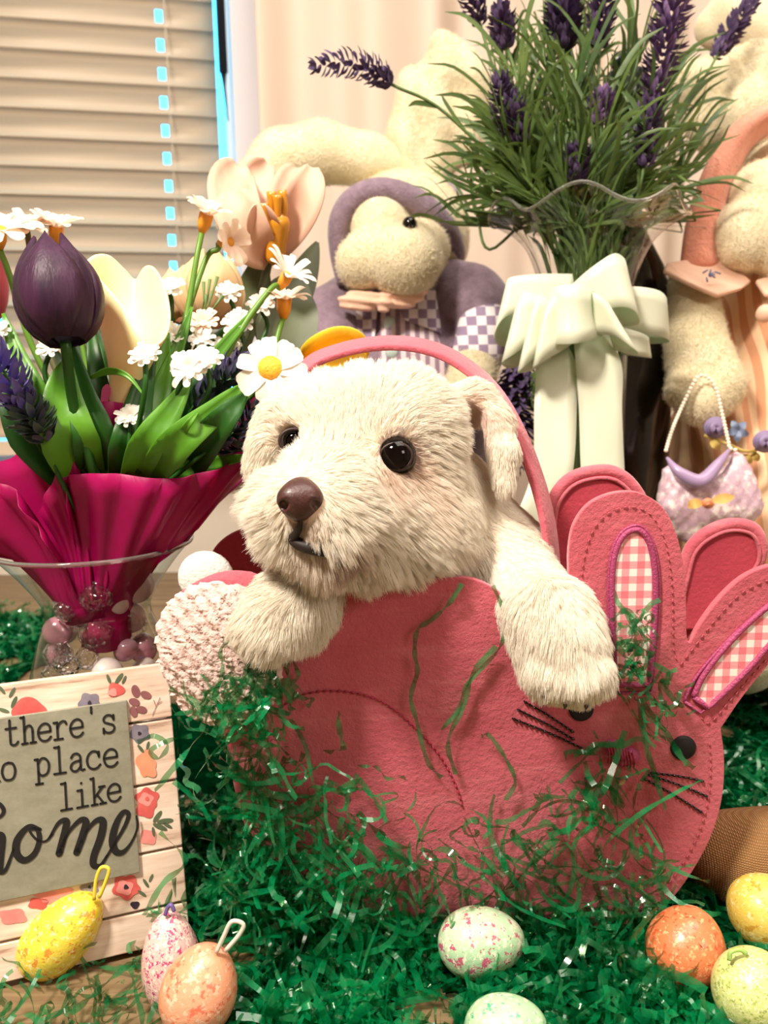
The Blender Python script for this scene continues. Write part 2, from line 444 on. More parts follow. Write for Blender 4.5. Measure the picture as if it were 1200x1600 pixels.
# venetian blind: every slat is a part; the cord slots are real holes
m_slat = M('blind_slat', 'dcc6ad', .45, translucent=.12)
bl = empty('window_blind', WP(-.63, .17, -.03), 'cream slatted blind closed over the window, daylight in its cord slots', 'blind')
BS0, BS1, PITCHB = WS0 + .012, -.2375, .0388
HOL = (-.93, -.568, -.315)
sc_ = [BS0]
for h in HOL: sc_ += [h - .0052, h + .0052]
sc_ += [BS1]
uc = [-.0228, -.017, -.010, -.002, .006, .012, .015, .018, .0215, .0245]; TILT = math.radians(72)
V, F = [], []
for s in sc_:
    for u in uc:
        lip = max(0, u - .012) / .0125
        a, b = u * math.sin(TILT) - .0055 * lip ** 2, u * math.cos(TILT) + .0055 * lip ** 1.5
        V.append(WE * s + WN * b + Vector((0, 0, a)))
nu = len(uc)
for i in range(len(sc_) - 1):
    for j in range(nu - 1):
        if i % 2 == 1 and 2 <= j <= 3: continue
        F.append((i * nu + j, (i + 1) * nu + j, (i + 1) * nu + j + 1, i * nu + j + 1))
sl0 = mesh('slat', V, F, m_slat); solid(sl0, .0016, 0)
nsl = int((WZ1 - .05 - .185) / PITCHB)
for i in range(nsl):
    o = sl0 if i == 0 else sl0.copy()
    if i: C.objects.link(o)
    o.parent = bl; o.location = W0 + WN * -.03 + Vector((0, 0, .20 + i * PITCHB)) - bl.location
def bpart(name, s0, s1, z0, z1, o0, o1, m):
    o = wallbox(name, s0, s1, z0, z1, o0, o1, m); o.parent = bl; o.matrix_parent_inverse = Matrix.Translation(-bl.location); del o['kind']; return o
bpart('bottom_rail', BS0, BS1, .155, .175, -.01, -.05, m_slat)
bpart('head_rail', BS0, BS1, WZ1 - .045, WZ1, -.005, -.055, m_slat)
m_cord = M('cord', 'd8cfc0', .8)
for h in HOL: tube('ladder_cord', [WP(h + .009, .16, -.008), WP(h + .009, WZ1 - .03, -.008)], .0007, m_cord, bl, seg=6)
m_dark = M('dark_plastic', '17202c', .3)
tube('tilt_wand', [WP(-.228, WZ1 - .05, .012), WP(-.228, .695, .012)], .0065, m_dark, bl, seg=8)
tube('wand_tip', [WP(-.228, .695, .012), WP(-.2275, .675, .012), WP(-.225, .63, .012)], [.0045, .002, .001], m_dark, bl, seg=8)
# curtain
m_curt = M('curtain_cloth', 'ebd9c9', .85, bump=.15, bscale=900, bdist=.0005, translucent=.15)
V, F = [], []; NS = 260
rs = random.Random(4); fr = [(rs.uniform(12, 55), rs.uniform(0, 6.28), rs.uniform(.3, 1)) for _ in range(6)]
for i in range(NS):
    s = -.185 + 1.6 * i / (NS - 1)
    o = sum(a * math.sin(f * s + p) for f, p, a in fr); o = .068 + .012 * o + .016 * math.sin(31 * s)
    for z in (-.6, 0, .5, 1.0, 1.55): V.append(WP(s, z, max(.028, o * (1 + .1 * math.sin(3 * z + s * 9)))))
for i in range(NS - 1):
    for j in range(4): F.append((i * 5 + j, (i + 1) * 5 + j, (i + 1) * 5 + j + 1, i * 5 + j + 1))
cu = mesh('curtain', V, F, m_curt, loc=WP(.5, 1.55, .05)); solid(cu, .0012)
tag(cu, 'long cream curtain hanging in soft folds beside the window', 'curtain')
rod = tube('curtain_rod', [WP(-1.2, 1.57, .06), WP(1.55, 1.57, .06)], .012, m_white, loc=WP(0, 1.57, .06)); tag(rod, 'white rod carrying the cream curtain', 'curtain rod')

# ------------------------------------------------------------------ table
t = NT('table_wood'); g = t.noise(1, 5, .65, stretch=(6, 130, 60)); g2 = t.noise(5, 3, .5)
t.base(t.mix(t.math('MULTIPLY', g2, .5), t.ramp(g, [(.3, srgb('4d3a26')), (.5, srgb('80684a')), (.72, srgb('a58f6d'))]), srgb('6f5a3e')))
t.b.inputs['Roughness'].default_value = .5; t.bump(g, .35, .0008); m_table = t.m
tb = empty('table', (0, .48, ZF), 'rustic brown plank table carrying the whole easter display', 'table')
TY0, TY1 = -.12, 1.08; npl = 9; w = (TY1 - TY0) / npl
for i in range(npl): box('plank', (0, TY0 + w * (i + .5), -.014), (1.50, w - .0025, .028), m_table, tb, bev=.0015)
for x in (-.68, .68):
    for y in (0.0, .94): box('leg', (x, y, (ZF - .03) / 2 - .0), (.06, .06, -ZF - .03), m_table, tb, bev=.003)
box('apron', (0, -.05, -.065), (1.3, .02, .07), m_table, tb); box('apron', (0, 1.0, -.065), (1.3, .02, .07), m_table, tb)

# ------------------------------------------------------------------ plush bunnies
m_plush = M('cream_plush', 'e6dabb', .95, var='d8c9a4', vscale=60, bump=.8, bscale=500, bdist=.0015, sheen=.4)
m_lav = M('lavender_knit', '8f7a88', .95, var='76626f', vscale=140, bump=.8, bscale=450, bdist=.0015, sheen=.4)
m_peach = M('peach_cloth', 'edbfa6', .9, bump=.3, bscale=900, sheen=.3)
m_peachplush = M('pink_plush', 'eea48c', .95, var='e29079', vscale=90, bump=.8, bscale=420, bdist=.0015, sheen=.5)
m_black = M('black_bead', '0b0808', .08)
def grid_mat(name, c1, c2, sx, sz, checker=True):
    t = NT(name); sp = t.new('ShaderNodeSeparateXYZ'); t.l(t.tc(), sp.inputs[0])
    a = t.math('GREATER_THAN', t.math('FRACT', t.math('MULTIPLY', sp.outputs['X'], sx)), .5)
    if checker:
        b = t.math('GREATER_THAN', t.math('FRACT', t.math('MULTIPLY', sp.outputs['Z'], sz)), .5)
        a = t.math('ABSOLUTE', t.math('SUBTRACT', a, b))
    t.base(t.mix(a, srgb(c1), srgb(c2))); t.b.inputs['Roughness'].default_value = .9; t.bump(t.noise(700, 2), .3, .0006); return t.m
m_check = grid_mat('checked_cloth', 'e9dfe2', '94809a', 62, 62)
m_stripe = grid_mat('striped_cloth', 'd9c6cc', '8f7787', 120, 1, False)
m_pstripe = grid_mat('peach_stripes', 'f5cda6', 'dd9f78', 105, 1, False)
def patch(name, sd, quad, m, parent, off=.0015, n=10, d0=.3, thick=0, lift=0):
    """A cloth piece laid on a distance field: quad of four image corners, met along the view rays."""
    (a, b, c, d) = [np.array(q, float) for q in quad]; V = []; ok = []
    for i in range(n):
        for j in range(n):
            u, v = i / (n - 1), j / (n - 1); q = (a * (1 - u) + b * u) * (1 - v) + (d * (1 - u) + c * u) * v
            h = sd.hit(q[0], q[1], d0); ok.append(h is not None)
            V.append((h if h is not None else P(q[0], q[1], .7)) - ray(*q).normalized() * (off + lift * math.sin(math.pi * u)))
    F = [(i * n + j, (i + 1) * n + j, (i + 1) * n + j + 1, i * n + j + 1) for i in range(n - 1) for j in range(n - 1)]
    F = [f for f in F if all(ok[k] for k in f)]
    o = mesh(name, V, F, m, parent)
    if thick: solid(o, thick, 0)
    return o

b1 = empty('plush_bunny', PY(640, 1000, .74) * Vector((1, 1, 0)) if False else Vector((PY(640, 900, .74).x, .74, 0)), 'cream plush bunny in a lavender hat and jacket, behind the puppy', 'plush toy', 'plush bunnies')
hs = SDF(.006)
hs.ball(P(632, 372, .750), .060).ball(P(632, 335, .72), .026)
hs.ball(P(592, 352, .688), .0265, k=.002).ball(P(568, 410, .676), .0235, k=.0015).ball(P(578, 396, .672), .021, k=.004).ball(P(632, 405, .668), .0315, k=.0012).ball(P(655, 390, .690), .026, k=.006)
h1 = hs.mesh('head', .0028, m_plush, b1); fuzz(h1, 16000, 'f3e9cd', .0022, seed=5)
e = mesh('eye', *(lambda s: s)(([], [])), m_black, b1) if False else None
def bead(name, c, r, m, parent, squash=(1, 1, 1), seg=14, rings=9):
    V, F = [], []
    for i in range(rings + 1):
        ph = math.pi * i / rings
        for k in range(seg):
            a = 2 * math.pi * k / seg; V.append(Vector(c) + Vector((math.sin(ph) * math.cos(a) * squash[0], math.sin(ph) * math.sin(a) * squash[1], math.cos(ph) * squash[2])) * r)
    for i in range(rings):
        for k in range(seg): F.append((i * seg + k, (i + 1) * seg + k, (i + 1) * seg + (k + 1) % seg, i * seg + (k + 1) % seg))
    return mesh(name, V, F, m, parent)
p_ = hs.hit(640, 350, .5); bead('eye', p_, .006, m_black, b1)
s = SDF(.012); s.ell(P(648, 352, .785), (.052, .055, .052)).ell(P(685, 375, .775), (.022, .05, .038))
s.mesh('hat_crown', .004, m_lav, b1)
brim = catmull([tuple(P(*q[:3])) + (q[3],) for q in [(534, 445, .70, .004), (528, 400, .69, .007), (530, 350, .68, .0095), (551, 314, .675, .0105), (592, 298, .675, .011), (640, 310, .68, .0115), (676, 336, .69, .012), (698, 366, .71, .012), (706, 400, .74, .012), (690, 425, .77, .010)]], 5)
tube('hat_brim', [Vector(a[:3]) for a in brim], [a[3] for a in brim], m_lav, b1, seg=14)
s = SDF(.008); s.chain([(P(655, 262, .76), .018), (P(570, 250, .755), .023), (P(500, 238, .75), .027), (P(440, 252, .74), .027), (P(398, 300, .735), .024), (P(380, 350, .73), .021), (P(388, 395, .73), .010)])
ea = s.mesh('ear', .0035, m_plush, b1); fuzz(ea, 9000, 'f3e9cd', .002, seed=6)
def ripple(X): return .0045 * np.sin(X[..., 0] * 85 + X[..., 2] * 40) * np.sin(X[..., 2] * 60 + 1) + .002 * np.sin(X[..., 0] * 190)
s = SDF(.010); s.chain([(P(650, 300, .76), .022), (P(652, 240, .76), .022)]); s.ell(P(688, 180, .755), (.045, .018, .062), Matrix.Rotation(math.radians(18), 3, 'Y')); s.ell(P(655, 205, .75), (.028, .015, .035)); s.cone(P(700, 120, .75), .024, P(704, 78, .745), .017)
ea = s.mesh('ear', .0035, m_plush, b1, disp=ripple); fuzz(ea, 9000, 'f3e9cd', .002, seed=7)
js = SDF(.012)
js.cone(P(628, 470, .745), .045, P(628, 620, .76), .075).cone(P(628, 620, .76), .075, P(628, 900, .77), .09)
js.chain([(P(545, 470, .735), .024), (P(515, 500, .72), .027), (P(515, 560, .70), .026)]).chain([(P(690, 452, .735), .028), (P(742, 468, .715), .026), (P(757, 515, .70), .023)])
j1 = js.mesh('jacket', .004, m_lav, b1, disp=lambda X: .002 * np.sin(X[..., 2] * 170 + 30 * X[..., 0]) * np.sin(X[..., 0] * 60)); 
patch('waistcoat', js, [(594, 470), (668, 455), (705, 610), (590, 610)], m_stripe, b1, .002, 12)
patch('lapel', js, [(612, 462), (680, 450), (690, 520), (632, 500)], m_check, b1, .005, 10)
patch('lapel', js, [(555, 480), (590, 478), (585, 530), (560, 540)], m_check, b1, .005, 8)
cuff = SDF(.005).cone(P(757, 512, .698), .0235, P(746, 556, .685), .022).mesh('cuff', .003, m_check, b1)
cuff = SDF(.005).cone(P(515, 555, .70), .025, P(520, 600, .685), .024).mesh('cuff', .003, m_check, b1)
s = SDF(.006).cone(P(745, 560, .685), .0195, P(735, 600, .67), .021).ball(P(722, 612, .665), .016); o = s.mesh('paw', .003, m_plush, b1); fuzz(o, 3000, 'f3e9cd', seed=8)
s = SDF(.006).cone(P(520, 600, .685), .021, P(530, 650, .67), .022); s.mesh('paw', .003, m_plush, b1)
s = SDF(.003).ell(P(566, 470, .678), (.021, .008, .0085)).ell(P(630, 460, .672), (.021, .008, .012), Matrix.Rotation(math.radians(-14), 3, 'Y')).ball(P(600, 474, .668), .007, k=.001)
s.mesh('bow_tie', .0018, m_peach, b1, disp=lambda X: .0012 * np.sin(X[..., 2] * 900 + 120 * X[..., 0]))
for q in ((607, 505), (612, 552)):
    p_ = js.hit(q[0], q[1], .5); bead('button', p_ - FW * .003, .0055, M('shell_button', 'b9c9c4', .25), b1, (1, .5, 1))
for sx, q in ((-1, 560), (1, 700)):
    s = SDF(.01).cone(P(q, 960, .74), .045, P(q + sx * 12, 1000, .60), .034).ball(P(q + sx * 12, 985, .585), .036); s.mesh('leg', .005, m_plush, b1)

# right bunny, cut by the frame
b2 = empty('plush_bunny', Vector((PY(1190, 900, .70).x, .71, 0)), 'cream plush bunny in a pink hat and peach striped dress holding a purse', 'plush toy', 'plush bunnies')
hs2 = SDF(.006); hs2.ball(P(1215, 330, .70), .060).ball(P(1192, 312, .645), .030).ball(P(1168, 362, .635), .0265, k=.003).ball(P(1165, 378, .635), .0235, k=.004).ball(P(1232, 378, .63), .030, k=.002)
o = hs2.mesh('head', .0028, m_plush, b2); fuzz(o, 16000, 'f3e9cd', .0024, seed=15)
# hat: a wide floppy brim that folds down on both sides
rim = [(1060, 426, .64), (1070, 350, .635), (1092, 280, .63), (1126, 215, .63), (1170, 180, .635), (1215, 165, .64), (1262, 190, .645), (1300, 260, .65), (1325, 350, .655), (1335, 430, .66)]
inn = [(1128, 428, .66), (1130, 350, .66), (1145, 290, .66), (1165, 240, .66), (1190, 215, .66), (1215, 205, .66), (1245, 225, .66), (1272, 280, .66), (1290, 350, .66), (1295, 425, .66)]
A = catmull([tuple(P(*q)) for q in rim], 5); B = catmull([tuple(P(*q)) for q in inn], 5); V, F = [], []; K = 6
for i in range(len(A)):
    for k in range(K):
        u = k / (K - 1); v = Vector(A[i]) * (1 - u) + Vector(B[i]) * u - FW * (.014 * math.sin(math.pi * u)); V.append(v)
F = [(i * K + k, (i + 1) * K + k, (i + 1) * K + k + 1, i * K + k + 1) for i in range(len(A) - 1) for k in range(K - 1)]
o = mesh('hat_brim', V, F, m_peachplush, b2); solid(o, .007, 0); o.modifiers[0].use_rim = True; subd(o, 1)
s = SDF(.01).ell(P(1218, 275, .735), (.058, .055, .060)); s.mesh('hat_crown', .004, m_peachplush, b2)
s = SDF(.007); s.chain([(P(1135, 225, .70), .012), (P(1105, 190, .695), .022), (P(1092, 135, .69), .022), (P(1130, 118, .685), .022), (P(1172, 118, .68), .020), (P(1165, 165, .67), .017), (P(1132, 215, .665), .016)])
s.ell(P(1098, 150, .70), (.025, .014, .032))
o = s.mesh('ear', .003, m_plush, b2, disp=ripple); fuzz(o, 9000, 'f3e9cd', .002, seed=16)
s = SDF(.008).chain([(P(1240, 220, .74), .02), (P(1230, 120, .745), .026), (P(1195, 50, .75), .03), (P(1150, 30, .755), .026), (P(1105, 45, .76), .018)]); o = s.mesh('ear', .004, m_plush, b2, disp=ripple)
ds = SDF(.01); ds.cone(P(1215, 450, .70), .050, P(1215, 640, .71), .085).cone(P(1215, 640, .71), .085, P(1215, 900, .715), .12)
o = ds.mesh('dress', .004, m_pstripe, b2, disp=lambda X: .0025 * np.sin(X[..., 0] * 230 + 3 * np.sin(X[..., 2] * 30)))
# collar: pointed flaps
def flap(name, pts, m, parent, th=.004, rings=1):
    V = [P(*q) for q in pts]; o = mesh(name, V, [tuple(range(len(V)))], m, parent, smooth=False); solid(o, th, 0); bevel(o, .0015); return o
flap('collar', [(1036, 425, .625), (1042, 412, .63), (1118, 402, .645), (1150, 420, .645), (1172, 442, .635), (1158, 452, .625), (1120, 464, .615), (1080, 445, .612)], m_peach, b2)
flap('collar', [(1180, 440, .635), (1240, 420, .64), (1300, 430, .63), (1290, 460, .62), (1230, 470, .615), (1195, 462, .618)], m_peach, b2)
m_thread = M('blue_thread', '7a7d9c', .7)
for k in range(9):
    a = k * .7; c = (1112 + 5 * math.cos(a * 1.7) * (k % 3), 429 + 4 * math.sin(a) * (k % 3))
    tube('embroidery', [P(c[0] - 5 * math.cos(a), c[1] - 4 * math.sin(a), .6115 + (.4 * (c[1] - 429) + 0) * -.0002), P(c[0] + 5 * math.cos(a), c[1] + 4 * math.sin(a), .6115)], .0007, m_thread, b2, seg=5)
asd = SDF(.009); asd.chain([(P(1080, 455, .655), .021), (P(1082, 520, .645), .0225), (P(1095, 570, .635), .024), (P(1112, 610, .625), .022)]).ball(P(1130, 596, .622), .0155).ball(P(1070, 610, .625), .015).ball(P(1095, 632, .618), .0165)
o = asd.mesh('arm', .003, m_plush, b2); fuzz(o, 12000, 'f3e9cd', .0022, seed=17)
s = SDF(.009).chain([(P(1290, 470, .655), .021), (P(1300, 600, .64), .023)]); s.mesh('arm', .004, m_plush, b2)
for q in (1150, 1290):
    s = SDF(.01).cone(P(q, 960, .70), .04, P(q, 1010, .58), .034).ball(P(q, 1000, .565), .034); s.mesh('leg', .005, m_plush, b2)
bead('button', P(1196, 490, .615), .007, m_peach, b2)
# purse with pearl handle
t = NT('purse_brocade'); n1 = t.noise(120, 3, .7); t.base(t.ramp(n1, [(.42, srgb('c4a3b4')), (.55, srgb('d8bcc6')), (.62, srgb('f5e8e4'))])); t.b.inputs['Roughness'].default_value = .4; t.bump(n1, .5, .001); m_purse = t.m
t = M('lilac_satin', 'a48bb0', .3, sheen=.3)
pz = empty('purse', P(1105, 850, .56), 'tiny lilac brocade purse on a pearl string, hung from the bunny paw', 'purse')
ps = SDF(.008); ps.ell(P(1105, 790, .575), (.034, .013, .030)).ell(P(1112, 770, .575), (.030, .011, .028)).cone(P(1050, 740, .575), .007, P(1052, 790, .575), .011).cone(P(1150, 720, .575), .006, P(1165, 790, .575), .011)
ps.ell(P(1095, 715, .575), (.019, .03, .015), k=.006, sub=True)
ps.mesh('pouch', .002, m_purse, pz, disp=lambda X: .0008 * np.sin(X[..., 0] * 700) * np.sin(X[..., 2] * 500))
fl = catmull([tuple(P(*q)) + (r,) for q, r in (((1042, 715, .565), .001), ((1058, 735, .558), .0035), ((1085, 751, .555), .005), ((1102, 748, .555), .005), ((1122, 725, .558), .0035), ((1140, 702, .565), .001))], 6)
tube('flap', [Vector(a[:3]) for a in fl], [a[3] for a in fl], t, pz, seg=10)
m_gold = M('gold_ribbon', 'e8b86c', .4); m_coral = M('coral_rosette', 'e08a62', .5)
for pts in ([(1098, 786, .552), (1085, 787, .549), (1075, 793, .552)], [(1112, 783, .552), (1130, 779, .549), (1148, 776, .552)]): blade('ribbon_leaf', [P(*q) for q in pts], .0035, m_gold, pz, cup=.2)
V = []; tube('rosette', [P(1106 + 7 * math.cos(a) * (1 - a / 20), 786 + 6 * math.sin(a) * (1 - a / 20), .552 - a * .0002) for a in np.linspace(0, 15, 50)], .0016, m_coral, pz, seg=6)
m_pearl = M('pearl', 'f6e6d2', .15, coat=.5)
path = catmull([tuple(P(*q)) for q in ((1040, 706, .566), (1050, 672, .58), (1068, 630, .595), (1088, 592, .597), (1103, 588, .597), (1118, 605, .594), (1128, 645, .585), (1138, 690, .570), (1140, 700, .566), (1152, 704, .566))], 12)
L = [0]; [L.append(L[-1] + np.linalg.norm(path[i + 1] - path[i])) for i in range(len(path) - 1)]
pr = None; nd = int(L[-1] / .0032)
for k in range(nd):
    p = [np.interp(L[-1] * (k + .5) / nd, L, path[:, i]) for i in range(3)]
    if pr is None: pr = bead('pearl', (0, 0, 0), .00155, m_pearl, None, seg=10, rings=6); o = pr
    else: o = pr.copy(); C.objects.link(o)
    o.parent = pz; o.location = Vector(p) - pz.location
# satin flowers held beside the purse
m_lilac = M('lilac_ribbon', '8b7aa0', .45); m_bluer = M('slate_blue_ribbon', '75819c', .5); m_yel = M('dry_stem', 'c0a558', .7)
nos = empty('satin_flower_spray', P(1150, 700, .60), 'small spray of lilac and blue satin rosebuds beside the purse', 'flowers')
for (px, py, d, r, m) in ((1118, 668, .603, 17, m_lilac), (1196, 690, .59, 18, m_lilac)):
    for k in range(3): tube('rosebud', [P(px + (r - k * 5) * math.cos(a) * .8, py + (r - k * 5) * math.sin(a) * .7, d - .004 * k) for a in np.linspace(k, k + 5.6, 20)], .0026, m, nos, seg=7)
for k in range(5):
    a = 2 * math.pi * k / 5 + .4; blade('petal', [P(1153, 673, .598), P(1153 + 9 * math.cos(a), 673 + 9 * math.sin(a), .596), P(1153 + 18 * math.cos(a), 673 + 18 * math.sin(a), .598)], .0028, m_bluer, nos)
tube('stem', [P(1100, 680, .606), P(1140, 695, .60), P(1165, 705, .595), P(1196, 700, .595)], .0012, m_yel, nos, seg=6, smooth_n=5)
for q in ((1110, 690), (1160, 712), (1172, 708)): blade('leaf', [P(q[0], q[1], .60), P(q[0] + 8, q[1] + 5, .597), P(q[0] + 14, q[1] + 12, .60)], .003, m_yel, nos)
# ------------------------------------------------------------------ lavender vase, bottle, bow
VY = .60; VX = PY(912, 600, VY).x
def vz(y, Y=VY): return PY(912, y, Y).z
m_gem0 = M('rim_glass', 'f4f2ec', .05, trans=.9)
m_vglass = thin_glass('clear_glass', (.96, .965, .95), (.84, .84, .82), 1.0)
prof = [(.030, .002), (.045, .003), (.047, .008), (.036, .02), (.031, .06), (.031, vz(560)), (.0325, vz(470)), (.036, vz(430)), (.043, vz(390)), (.052, vz(362)), (.0615, vz(342)), (.067, vz(330))]
pc = catmull(prof[3:], 4); prof = prof[:3] + [tuple(a) for a in pc]
zr = vz(330)
def wav(a, r, z, i):
    k = max(0, (z - vz(400)) / (zr - vz(400))); k = k * k
    return r * (1 + .05 * k * math.cos(6 * a + .6)), z + .0065 * k * math.sin(6 * a + .3)
inner = [(max(r - .0022, .001), z + .0) for r, z in prof[::-1][:-3]] + [(.02, .012), (.0005, .012)]
va = lathe('glass_vase', [(.0005, .002)] + prof, (VX, VY, 0), m_vglass, seg=96, wave=wav, loc=(VX, VY, 0), open_top=True)
_rimp = []
for k in range(96):
    a = 2 * math.pi * k / 96; r, z = wav(a, prof[-1][0], prof[-1][1], 0); _rimp.append((VX + r * math.cos(a), VY + r * math.sin(a), z))
tube('vase_rim', _rimp, .0013, m_gem0, va, seg=8, closed=True)
tag(va, 'tall clear glass vase with a ruffled rim holding lavender', 'vase')
# dark bottle behind
t = NT('dark_glass'); t.base(srgb('0e0b08')); t.b.inputs['Roughness'].default_value = .12; m_bot = t.m
m_cap = M('green_black_cap', '0d1a14', .25)
BY = .70; BX = PY(966, 500, BY).x
def bz(y): return PY(966, y, BY).z
bo = empty('bottle', (BX, BY, 0), 'tall dark bottle with a black cap standing behind the lavender vase', 'bottle')
lathe('body', [(.0, .001), (.044, .001), (.046, .006), (.046, bz(520)), (.044, bz(480)), (.036, bz(420)), (.022, bz(370)), (.016, bz(330)), (.0155, bz(180)), (.0, bz(178))], (BX, BY, 0), m_bot, bo)
cx = PY(977, 150, BY).x - BX
lathe('cap', [(.0, bz(185)), (.0155, bz(185)), (.017, bz(182)), (.017, bz(118)), (.0155, bz(114)), (.004, bz(113)), (.0035, bz(104))], (BX + cx * 0, BY, 0), m_cap, bo)
s = SDF(.003).ell(Vector((BX, BY, bz(92))), (.012, .008, .007)).ball(Vector((BX - .008, BY, bz(98))), .006); s.mesh('knob', .0015, m_cap, bo)

m_lstem = M('lavender_stem', '6b8448', .55, var='46602f', vscale=50)
m_lleaf = M('lavender_leaf', '687f3c', .5, var='33502a', vscale=30, translucent=.25)
m_bloom = M('lavender_bloom', '66507a', .7, var='3f3152', vscale=120)
m_bloom2 = M('lavender_bloom_pale', '8d6f9e', .7, var='5d4675', vscale=120)
def bloom_mb(path, r0, n, rs, size=.007, open_=.8):
    """short petals set all round a spike"""
    mb = MB(); A = catmull([tuple(p) for p in path], 8); m = len(A)
    for i in range(n):
        t = (i + rs.random()) / n; k = min(m - 2, int(t * (m - 1))); p = Vector(A[k]); T = Vector(A[k + 1] - A[k]).normalized()
        a = i * 2.4 + rs.uniform(-.4, .4); N = T.orthogonal().normalized(); N = Matrix.Rotation(a, 3, T) @ N
        rad = r0 * (math.sin(math.pi * (.12 + .80 * t)) ** .6)
        q0 = p + N * rad * .15; q1 = p + N * rad * .7 + T * size * .3; q2 = p + N * rad * rs.uniform(.9, 1.15) + T * size * rs.uniform(.5, 1.1) * open_
        V, F = blade_data([q0, q1, q2], size * .24, up=T, cup=.4, n=2); mb.add(V, F)
    return mb
def grass_mb(path, n, rs, length, width, t0=.1, t1=.95, spread=.55, down=.0):
    mb = MB(); A = catmull([tuple(p) for p in path], 8); m = len(A)
    for i in range(n):
        t = t0 + (t1 - t0) * rs.random(); k = min(m - 2, int(t * (m - 1))); p = Vector(A[k]); T = Vector(A[k + 1] - A[k]).normalized()
        N = Matrix.Rotation(rs.uniform(0, 6.28), 3, T) @ T.orthogonal().normalized(); l = length * rs.uniform(.55, 1.2); sp = spread * rs.uniform(.4, 1.3)
        q = [p, p + T * l * .4 + N * l * sp * .3, p + T * l * .75 + N * l * sp * .72 - Vector((0, 0, l * down)), p + T * l * .92 + N * l * sp * 1.15 - Vector((0, 0, l * (down * 2.2 + .05)))]
        V, F = blade_data(q, width * rs.uniform(.6, 1.2), cup=.2, n=3, up=N.cross(T)); mb.add(V, F)
    return mb
def sprig(label, pts, bloom, nleaf, leafL=.05, r=.010, nb=70, mb_mat=None, seed=0, group=None, width=.0017, t0=.15, down=0.0, size=.007):
    rs = random.Random(seed); W3 = [q if isinstance(q, Vector) else P(*q) for q in pts]
    e = empty('lavender_sprig', W3[0], label, 'flower', group)
    tube('stem', W3, .0011, m_lstem, e, seg=6, smooth_n=6)
    gm = grass_mb(W3, nleaf, rs, leafL * 1.15, width, t0, .80 if bloom else .93, down=down); gm.V = [inside(v) for v in gm.V]
    g = gm.build('foliage', m_lleaf, e); g['kind'] = 'stuff'
    if bloom:
        B = [P(*q) for q in bloom]; o = bloom_mb(B, r, nb, rs, size).build('blossom', mb_mat or m_bloom, e); o['kind'] = 'stuff'
    return e
def inside(v, cx=None, cy=None, pr=None, m=.003):
    cx, cy, pr = (VX, VY, prof) if cx is None else (cx, cy, pr)
    if v[2] > pr[-1][1] - .001: return v
    R = float(np.interp(v[2], [q[1] for q in pr], [q[0] for q in pr])) - m; dx, dy = v[0] - cx, v[1] - cy; r = math.hypot(dx, dy)
    return v if r <= R else (cx + dx * R / r, cy + dy * R / r, v[2])
def VC(z, a=0, r=.012): return (VX + r * math.cos(a), VY + r * math.sin(a), z)
def S(a, *pts):
    out = [Vector(VC(.03, a, .014)), Vector(VC(vz(455), a + .4, .018))]
    return out + list(pts)
GL = 'lavender sprigs in the tall vase'
D = .60
specs = [
 ('lavender sprig leaning far left, its purple head above the lavender-hatted bunny', [(840, 330, .585), (700, 180, .56), (612, 132, .545)], [(612, 132, .545), (590, 116, .543), (545, 98, .54), (487, 103, .54)], 10, .030, 1),
 ('lavender sprig with a dark head at the top edge, leftmost of the upright ones', [(840, 320, .60), (790, 170, .58), (745, 20, .57)], [(752, 40, .57), (735, -10, .565), (725, -60, .56)], 90, .055, 2),
 ('broad dark lavender head at the top edge over the middle of the vase', [(880, 320, .58), (882, 180, .575), (880, 70, .57)], [(880, 78, .57), (880, 30, .57), (882, -30, .57)], 70, .050, 3),
 ('pale purple lavender head at the top edge right of the dark bottle cap', [(960, 330, .57), (1010, 200, .555), (1035, 110, .55)], [(1012, 175, .553), (1035, 90, .55), (1052, 0, .55), (1060, -50, .55)], 60, .045, 4),
 ('lavender sprig leaning right over the pink-hatted bunny, purple head at top corner', [(980, 320, .60), (1060, 190, .62), (1125, 80, .63)], [(1118, 88, .63), (1145, 45, .635), (1180, -5, .64)], 26, .04, 5),
 ('lavender sprig with a slim flower head left of the middle, beside the bunny ear', [(840, 330, .57), (795, 230, .55), (785, 150, .54)], [(795, 215, .55), (788, 170, .545), (782, 120, .54)], 80, .05, 6),
 ('lavender sprig with a small pinkish head in front of the dark bottle neck', [(925, 330, .55), (938, 230, .54), (940, 180, .535)], [(936, 195, .535), (940, 165, .535), (943, 148, .535)], 34, .06, 7),
 ('lavender sprig with a faded head low in the middle, just above the vase rim', [(890, 340, .55), (900, 300, .545), (902, 270, .54)], [(900, 290, .54), (903, 255, .54), (903, 232, .54)], 60, .06, 8),
 ('lavender sprig with two faded heads left, in front of the tall cream ear edge', [(848, 330, .56), (820, 260, .545), (812, 215, .54)], [(815, 225, .54), (808, 190, .54), (798, 150, .54)], 30, .05, 10),
 ('lavender sprig with a dark head just below the pale purple one, right side', [(985, 330, .56), (1010, 230, .55), (1015, 190, .55)], [(1010, 260, .55), (1012, 210, .55), (1020, 150, .55)], 24, .05, 12),
 ('lavender sprig with a faded head between the two dark heads at the top', [(930, 330, .56), (935, 120, .55), (938, 60, .55)], [(936, 75, .55), (940, 30, .55), (942, -20, .55)], 30, .05, 13),
 ('lavender sprig with a small purple head left, over the bunny ear tip', [(850, 320, .56), (812, 140, .55), (788, 60, .545)], [(792, 75, .545), (786, 45, .545), (782, 10, .545)], 80, .055, 9),
]
for lab, pts, bl_, nl, LL, sd in specs:
    sprig(lab, S(sd * 1.3, *[P(*q) for q in pts]), bl_, nl, LL, r=.0145 if sd in (3, 4) else .0105, nb=240 if sd in (3, 4) else 110, mb_mat=m_bloom2 if sd in (4, 7) else m_bloom, seed=sd, group=GL, size=.008)
rs_ = random.Random(3)
